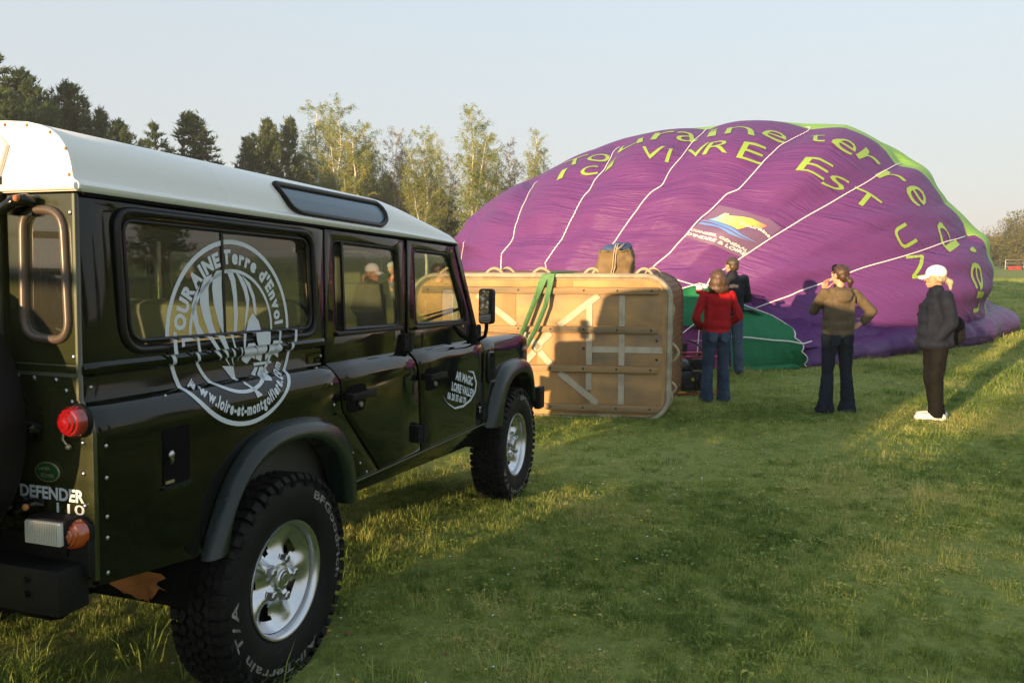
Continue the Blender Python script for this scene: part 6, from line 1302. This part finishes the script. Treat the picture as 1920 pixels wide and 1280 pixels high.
B.build('red_fleece', cloth('red_fleece_cloth', (.42, .008, .014), (.34, .006, .010), 9., .002), t, .012, 6, .007, (7, 7, 6))
B = Blob(); B.ell((0, .0, .89), (.172, .118, .10)); B.ell((-.075, -.045, .86), (.085, .075, .09)); B.ell((.075, -.045, .86), (.085, .075, .09))
for s in (-1, 1): h, k, a, f = L[s]; B.path([h, k, Vector(a)+Vector((0, 0, .03)), Vector(a)+Vector((.0, .01, -.05))], (.102, .070, .078, .092))
B.build('blue_jeans', cloth('blue_denim', (.022, .042, .080), (.050, .082, .135), 5., .0015), t, .012, 3, .009, (9, 9, 13), cut=[((0, 0, .02), (0, 0, -1))])
for s in (-1, 1): B = Blob(); a = Vector(L[s][2]); B.cap(a+Vector((0, -.04, -.055)), a+Vector((s*.02, .15, -.06)), .040, .034); B.build('shoe', M_black, t, .01, 2)
HM = hairmat('brown_hair', (.055, .028, .014), (.105, .055, .028)); B = Blob(); B.ell((0, -.005, sh+.232), (.100, .112, .100)); B.ell((0, -.035, sh+.165), (.114, .094, .12)); B.ell((0, -.045, sh+.085), (.126, .076, .070)); B.ell((-.075, .0, sh+.10), (.040, .055, .085)); B.ell((.078, .0, sh+.09), (.042, .055, .080))
for k in range(9): a = -.9+.22*k; B.cap((.09*math.sin(a*1.5), -.07*math.cos(a), sh+.10), (.135*math.sin(a*1.5), -.085*math.cos(a)+.01*(k % 3), sh+.045-.012*(k % 2)), .020, .008)
B.build('hair', HM, t, .009, 1, .008, (22, 22, 5))
def pockets(t, m, y=-.128, z=.868):
    for s in (-1, 1):
        me = fillcurve([roundpoly([(s*.078-.052, z-.058), (s*.078, z-.078), (s*.078+.052, z-.058), (s*.078+.056, z+.05), (s*.078-.056, z+.05)], .012)], .006, .002); bisect(me, [(0, s*.078-.02), (0, s*.078+.02)])
        warp(me, lambda c: Vector((c.x, y+.9*(abs(c.x)-.075)**2*3-c.z, c.y))); link('back_pocket', me, m, t, 30)
pockets(t, cloth('faded_denim', (.045, .075, .125), (.07, .105, .16)))
# --- man in a dark jacket behind her
t = person('p', (3.30, 12.0, -.197), 1.76, R(6), 'man in a dark navy jacket and jeans standing right behind the woman in red')
L = {-1: ((-.09, 0, .90), (-.085, .02, .48), (-.08, .0, .09), (-.08, .13, .035)), 1: ((.09, 0, .90), (.12, .0, .48), (.15, -.01, .09), (.17, .13, .035))}
A = {-1: ((-.19, 0, sh+.02), (-.27, .06, 1.12), (-.12, .24, 1.08), (.8, .6, 0), (0, 0, 1), (.3, -.3, .8)), 1: ((.19, 0, sh+.02), (.28, .05, 1.12), (.13, .24, 1.06), (-.8, .6, 0), (0, 0, 1), (-.3, -.3, .8))}
P, M = figure(t, .95, sh+.01, L, A, R(20), chest=(.165, .11), sw=.19)
B = Blob(); B.ell((0, 0, 1.02), (.20, .135, .13)); B.ell((0, 0, 1.20), (.195, .13, .17)); B.cap((-.19, 0, sh+.005), (.19, 0, sh+.005), .070, .070); B.ell((0, -.01, 1.36), (.14, .10, .09)); B.ell((0, 0, .92), (.20, .138, .07)); B.cap((0, -.02, 1.42), (0, -.03, 1.475), .085, .075)
for s in (-1, 1): S_, E_, W_ = A[s][:3]; B.path([S_, E_, W_], (.068, .060, .05))
B.box((0, 0, 1.12), (.33, .19, .42)).build('dark_jacket', cloth('navy_jacket_cloth', (.009, .011, .018), (.014, .017, .026), 9., .002, .7), t, .013, 6, .008, (7, 7, 6), seed_=4)
B = Blob(); B.ell((0, 0, .90), (.165, .115, .10))
for s in (-1, 1): h, k, a, f = L[s]; B.path([h, k, Vector(a)+Vector((0, 0, -.03))], (.100, .076, .068))
B.build('blue_jeans', cloth('mid_blue_denim', (.050, .075, .12), (.085, .115, .17), 6., .0015), t, .012, 3, .010, (9, 9, 15), cut=[((0, 0, .03), (0, 0, -1))])
for s in (-1, 1): B = Blob(); a = Vector(L[s][2]); B.cap(a+Vector((0, -.04, -.05)), a+Vector((s*.02, .15, -.055)), .042, .036); B.build('shoe', M_black, t, .01, 2)
B = Blob(); B.ell(P(0, -.016, .036), (.084, .098, .090), M); B.ell(P(0, -.055, -.015), (.070, .052, .070), M); B.build('hair', hairmat('dark_brown_hair', (.045, .028, .015), (.085, .055, .03)), t, .009, 1, .006, (30, 30, 18))
# --- woman in a brown hoodie, hand on hip, other hand at her face
t = person('p', (3.72, 9.05, -.197), 1.70, R(6), 'woman in an olive brown hoodie with one hand on her hip, dark hair tied back')
L = {-1: ((-.09, 0, .89), (-.098, .01, .48), (-.115, -.01, .09), (-.13, .12, .035)), 1: ((.09, 0, .89), (.125, .005, .48), (.155, .0, .09), (.18, .12, .035))}
A = {-1: ((-.175, 0, sh), (-.20, .19, 1.18), (-.125, .12, 1.40), (.05, -.1, 1.), (-.4, 1, .1), (1, 0, .2)), 1: ((.175, 0, sh), (.375, -.04, 1.175), (.275, -.045, 1.055), (-.85, .05, -.42), (.3, -.9, .3), (.3, .2, 1.))}
P, M = figure(t, .95, sh, L, A, R(20), hw=.165, chest=(.15, .10), sw=.17, htilt=R(-4))
B = Blob(); B.ell((0, 0, 1.02), (.172, .122, .12)); B.ell((-.005, 0, 1.15), (.17, .12, .16)); B.ell((0, 0, 1.29), (.180, .12, .12)); B.cap((-.165, -.005, sh-.012), (.165, -.005, sh-.012), .058, .058); B.ell((0, 0, .93), (.180, .130, .07)); B.cap((0, -.0, 1.35), (0, .0, 1.42), .078, .068); B.box((0, 0, 1.14), (.29, .18, .44))
B.ell((0, -.09, 1.375), (.115, .055, .062)); B.ell((0, -.115, 1.33), (.085, .036, .045)); B.cap((-.10, -.03, 1.42), (.10, -.03, 1.42), .036, .036)
for s in (-1, 1): S_, E_, W_ = A[s][:3]; B.path([S_, E_, Vector(W_).lerp(Vector(E_), .12)], (.062, .058, .046))
B.build('brown_hoodie', cloth('olive_brown_fleece', (.125, .095, .058), (.105, .08, .048), 8., .0015), t, .011, 5, .008, (7, 7, 6), seed_=9)
B = Blob(); B.ell((0, .0, .90), (.168, .116, .10)); B.ell((-.072, -.042, .87), (.082, .074, .09)); B.ell((.072, -.042, .87), (.082, .074, .09))
for s in (-1, 1): h, k, a, f = L[s]; B.path([h, k, Vector(a)+Vector((0, 0, .05)), Vector(a)+Vector((0, .01, -.05))], (.098, .066, .082, .105))
B.build('flared_jeans', cloth('dark_indigo_denim', (.009, .013, .024), (.016, .022, .038), 5., .0015), t, .012, 3, .009, (8, 8, 12), cut=[((0, 0, .02), (0, 0, -1))], seed_=2)
for s in (-1, 1): B = Blob(); a = Vector(L[s][2]); B.cap(a+Vector((0, -.03, -.055)), a+Vector((s*.02, .15, -.06)), .038, .034); B.build('shoe', M_black, t, .01, 2)
HM2 = hairmat('dark_auburn_hair', (.035, .018, .010), (.075, .035, .018)); B = Blob(); B.ell(P(0, -.018, .030), (.082, .097, .092), M); B.ell(P(0, -.06, -.02), (.062, .048, .065), M); B.cap(P(0, -.10, -.035), P(.01, -.135, -.075), .030, .036); B.cap(P(.01, -.135, -.075), P(.02, -.12, -.14), .036, .014); B.build('hair', HM2, t, .0085, 1, .006, (26, 26, 10))
g = G(); M3 = M.copy(); g.tube([P(.03*math.cos(a*PI/8), -.105, -.036+.03*math.sin(a*PI/8)) for a in range(16)], .007, 6, True); g.build('hair_band', M_black, t, 60)
g = G(); g.tube([P(-.078, .03, .062), P(-.05, .055, .098), P(0, .065, .115), P(.05, .055, .098), P(.078, .03, .062)], .009, 6, flat=1.6); g.build('sunglasses', M_black, t, 60)
B = Blob(); B.cap((0, .01, 1.40), (0, .015, 1.455), .068, .062); B.build('black_collar', cloth('black_knit', (.012, .011, .010), (.02, .018, .016)), t, .01, 2)
pockets(t, MATS['dark_indigo_denim'], -.125)
# --- woman in a white cap and navy fleece, in profile
t = person('p', (4.66, 8.70, -.196), 1.70, R(82), 'woman in a white cap, long navy fleece and white shoes standing at the right')
L = {-1: ((-.09, 0, .87), (-.085, .02, .47), (-.085, -.02, .085), (-.10, .15, .035)), 1: ((.09, 0, .87), (.075, .0, .47), (.06, -.09, .085), (.06, .08, .035))}
A = {-1: ((-.18, -.01, sh-.02), (-.235, -.06, 1.10), (-.17, .06, .92), (.4, .7, -.4), (-.8, .3, .5), (0, .3, 1)), 1: ((.18, -.01, sh-.02), (.235, -.05, 1.09), (.16, .05, .94), (-.3, .6, -.6), (.8, .3, .5), (0, .3, 1))}
P, M = figure(t, .92, sh-.02, L, A, R(-4), skin=skinmat('tanned_skin', (.52, .26, .16)), hw=.17, chest=(.16, .12), sw=.175, htilt=R(-3), hoff=(0, .035))
B = Blob(); B.ell((0, .02, .98), (.215, .185, .14)); B.ell((0, .015, 1.12), (.205, .175, .16)); B.ell((0, .0, 1.26), (.195, .155, .13)); B.cap((-.17, -.015, sh-.04), (.17, -.015, sh-.04), .080, .080); B.ell((0, .02, .86), (.220, .20, .09)); B.box((0, .01, 1.06), (.32, .27, .44)); B.cap((0, .0, 1.34), (0, .03, 1.435), .092, .074); B.ell((0, -.04, 1.30), (.13, .10, .10))
for s in (-1, 1): S_, E_, W_ = A[s][:3]; B.path([S_, E_, Vector(W_).lerp(Vector(E_), .02)], (.076, .070, .054))
B.build('navy_fleece', cloth('navy_fleece_cloth', (.007, .010, .020), (.012, .016, .029), 10., .003), t, .013, 6, .008, (6, 6, 5), seed_=13)
B = Blob(); B.ell((0, .0, .84), (.165, .13, .10))
for s in (-1, 1): h, k, a, f = L[s]; B.path([h, k, Vector(a)+Vector((0, .01, -.015))], (.105, .082, .076))
B.build('black_trousers', cloth('black_trouser_cloth', (.003, .0028, .0028), (.006, .0055, .005), 6., .0015), t, .012, 3, .010, (8, 8, 12), cut=[((0, 0, .045), (0, 0, -1))], seed_=20)
M_wsh = mat('white_shoe_leather', (.70, .68, .64), .5)
for s in (-1, 1): B = Blob(); a = Vector(L[s][2]); B.cap(a+Vector((0, -.05, -.045)), a+Vector((0, .05, -.035)), .050, .056); B.cap(a+Vector((0, .05, -.040)), a+Vector((s*.01, .20, -.045)), .052, .042); B.build('white_shoe', M_wsh, t, .01, 2)
M_cap = mat('white_cap_cloth', (.78, .77, .76), .7)
B = Blob(); B.ell(P(0, -.010, .052), (.090, .108, .088), M); B.build('cap_crown', M_cap, t, .008, 2, cut=[(P(0, 0, .022), tuple((M @ Vector((0, .12, -1))).to_tuple()))])
g = G(); g.grid(lambda u, v: tuple(P((u-.5)*.150*(1-.35*v*v), .075+.105*v*(1-1.2*(u-.5)**2), .038-.020*v-.10*(u-.5)**2)), 12, 8); k = len(g.v); g.grid(lambda u, v: tuple(P((u-.5)*.150*(1-.35*v*v), .075+.105*v*(1-1.2*(u-.5)**2), .032-.020*v-.10*(u-.5)**2)), 12, 8); g.build('cap_peak', M_cap, t, 180)
B = Blob(); B.ell(P(0, -.045, -.005), (.076, .066, .06), M); B.cap(P(.0, -.105, -.02), P(0, -.145, -.055), .028, .036); B.cap(P(0, -.145, -.055), P(-.01, -.15, -.13), .034, .014); B.cap(P(-.07, .01, .01), P(-.075, -.03, -.03), .018, .02); B.build('hair', hairmat('greying_blonde_hair', (.36, .25, .14), (.50, .40, .28)), t, .008, 1, .006, (26, 26, 12))
g = G(); B = Blob(); B.ell((.12, -.255, .99), (.055, .085, .15)); B.ell((.12, -.25, .92), (.055, .10, .10)); B.build('shoulder_bag', cloth('black_bag_leather', (.004, .004, .005), (.008, .008, .009)), t, .011, 2, .006, (8, 8, 8))
g = G(); g.tube([(.12, -.26, 1.10), (.15, -.20, 1.28), (.15, -.10, 1.41), (.14, .0, 1.42), (.13, .08, 1.34), (.12, .17, 1.15)], .012, 6, flat=.5); g.build('bag_strap', M_black, t, 60)
# --- two people beyond the car, seen through its windows
t = person('p', (-1.62, 11.0, -.197), 1.72, R(-60), 'person in a pale cap and red scarf seen through the rear door window')
L = {-1: ((-.09, 0, .89), (-.1, .01, .48), (-.1, 0, .09), (-.1, .12, .035)), 1: ((.09, 0, .89), (.1, .01, .48), (.12, 0, .09), (.12, .12, .035))}
A = {-1: ((-.18, 0, sh), (-.26, -.02, 1.1), (-.22, .15, .97), (.2, .9, -.3), (0, 0, 1), (1, 0, 0)), 1: ((.18, 0, sh), (.26, -.02, 1.1), (.22, .15, .97), (-.2, .9, -.3), (0, 0, 1), (-1, 0, 0))}
P, M = figure(t, .93, sh, L, A, R(10))
def coat(t, A, m, nm='grey_coat', drop=.88):
    B = Blob(); B.ell((0, 0, 1.0), (.2, .14, .14)); B.ell((0, 0, 1.2), (.195, .135, .17)); B.cap((-.175, 0, sh-.01), (.175, 0, sh-.01), .080, .080); B.ell((0, 0, drop), (.2, .14, .08))
    for s in (-1, 1): S_, E_, W_ = A[s][:3]; B.path([S_, E_, W_], (.08, .068, .05))
    B.build(nm, m, t, .015, 3, .012, (7, 7, 8))
def trousers(t, L, m):
    B = Blob(); B.ell((0, 0, .89), (.165, .115, .1))
    for s in (-1, 1): h, k, a, f = L[s]; B.path([h, k, a], (.1, .078, .07))
    B.build('trousers', m, t, .014, 3, .008)
def flatcap(P, M, t, m=M_cap):
    B = Blob(); B.ell(P(0, -.005, .06), (.088, .108, .06), M); B.ell(P(0, .07, .04), (.07, .06, .02), M); B.build('cap', m, t, .01, 2)
coat(t, A, cloth('grey_tweed', (.15, .15, .14), (.20, .20, .18))); trousers(t, L, MATS['black_trouser_cloth']); flatcap(P, M, t, mat('pale_cap_cloth', (.42, .40, .38), .8))
B = Blob(); B.cap((-.05, .0, sh+.07), (.05, .02, sh+.06), .062, .062); B.build('red_scarf', cloth('red_scarf_cloth', (.5, .01, .015), (.4, .01, .01)), t, .011, 2)
for s in (-1, 1): B = Blob(); a = Vector(L[s][2]); B.cap(a+Vector((0, -.04, -.05)), a+Vector((0, .15, -.055)), .042, .036); B.build('shoe', M_black, t, .012, 2)
# crouching figure
t = person('p', (-1.70, 8.35, -.19), 1.68, R(-100), 'person in a white cap crouching beyond the car, behind the rear door window')
L = {-1: ((-.10, -.12, .40), (-.15, .28, .50), (-.13, .02, .09), (-.13, .16, .035)), 1: ((.10, -.12, .40), (.16, .26, .42), (.13, -.02, .09), (.13, .12, .035))}
s2 = .82
A = {-1: ((-.17, .08, s2), (-.24, .22, .60), (-.12, .36, .52), (.2, .9, -.2), (0, 0, 1), (1, 0, 0)), 1: ((.17, .08, s2), (.24, .22, .60), (.12, .36, .52), (-.2, .9, -.2), (0, 0, 1), (-1, 0, 0))}
B = Blob(); B.ell((0, -.12, .42), (.16, .12, .12)); B.cap((0, -.08, .50), (0, .03, .76), .13, .125); B.cap((-.15, .06, s2), (.15, .06, s2), .052, .052); B.cap((0, .06, s2), (0, .10, s2+.12), .054, .05)
for s in (-1, 1):
    h, k, a, f = L[s]; B.path([h, k, a], (.085, .056, .040)); B.cap(a, f, .036, .03); S_, E_, W_ = A[s][:3]; B.path([S_, E_, W_], (.046, .037, .026)); hand(B, W_, *A[s][3:])
P, M = head(B, (0, .12, s2+.205), R(10), 0.); B.build('body', M_skin, t, .0085, 2); eyes(P, M, t)
B = Blob(); B.cap((0, -.09, .48), (0, .03, .76), .165, .15); B.cap((-.15, .05, s2-.01), (.15, .05, s2-.01), .078, .078)
for s in (-1, 1): S_, E_, W_ = A[s][:3]; B.path([S_, E_, W_], (.078, .064, .05))
B.build('dark_coat', MATS['navy_jacket_cloth'], t, .014, 3, .01)
B = Blob(); B.ell((0, -.12, .42), (.175, .135, .12))
for s in (-1, 1): h, k, a, f = L[s]; B.path([h, k, a], (.1, .078, .062))
B.build('trousers', MATS['dark_indigo_denim'], t, .014, 3, .008); flatcap(P, M, t)
for s in (-1, 1): B = Blob(); a = Vector(L[s][2]); B.cap(a+Vector((0, -.04, -.05)), a+Vector((0, .15, -.055)), .042, .036); B.build('shoe', M_black, t, .012, 2)
# small red and white marker tied to the rim of the mouth
mk = empty('rope_marker', (2.87, 12.2, 1.12), 0, 'small red and white knotted marker left of the woman in red', 'marker')
g = G(); g.sphere((0, 0, .0), (.055, .045, .05), 10, 7); me = g.mesh('k'); o = link('white_knot', me, M_tape, mk, 60); g = G(); g.sphere((.0, 0, -.055), (.06, .05, .045), 10, 7); g.build('red_knot', M_redp, mk, 60); g = G(); g.sphere((.085, 0, .02), (.05, .03, .035), 10, 7); g.build('white_knot', M_tape, mk, 60)
g = G(); g.tube([(0, 0, -.09), (.01, 0, -.6), (0, .1, -1.31)], .008, 5); g.tube([(0, 0, .02), (-.3, .4, .12)], .008, 5); g.build('marker_cord', M_tape, mk, 60)
# ------------------------------------------------------------------ thin morning haze
hm = bpy.data.materials.new('thin_haze'); hm.use_nodes = True; n = hm.node_tree.nodes; l = hm.node_tree.links; n.clear(); o_ = n.new('ShaderNodeOutputMaterial'); pv = n.new('ShaderNodeVolumePrincipled')
pv.inputs['Color'].default_value = (.9, .93, .96, 1); pv.inputs['Density'].default_value = .0009; pv.inputs['Anisotropy'].default_value = .1; l.new(pv.outputs[0], o_.inputs['Volume'])
g = G(); g.box((0, 0, 8.6), (2600, 3100, 20)); hz = g.build('haze', hm, None, 0); hz.location = (0, 500, 0); tag(hz, kind='stuff')
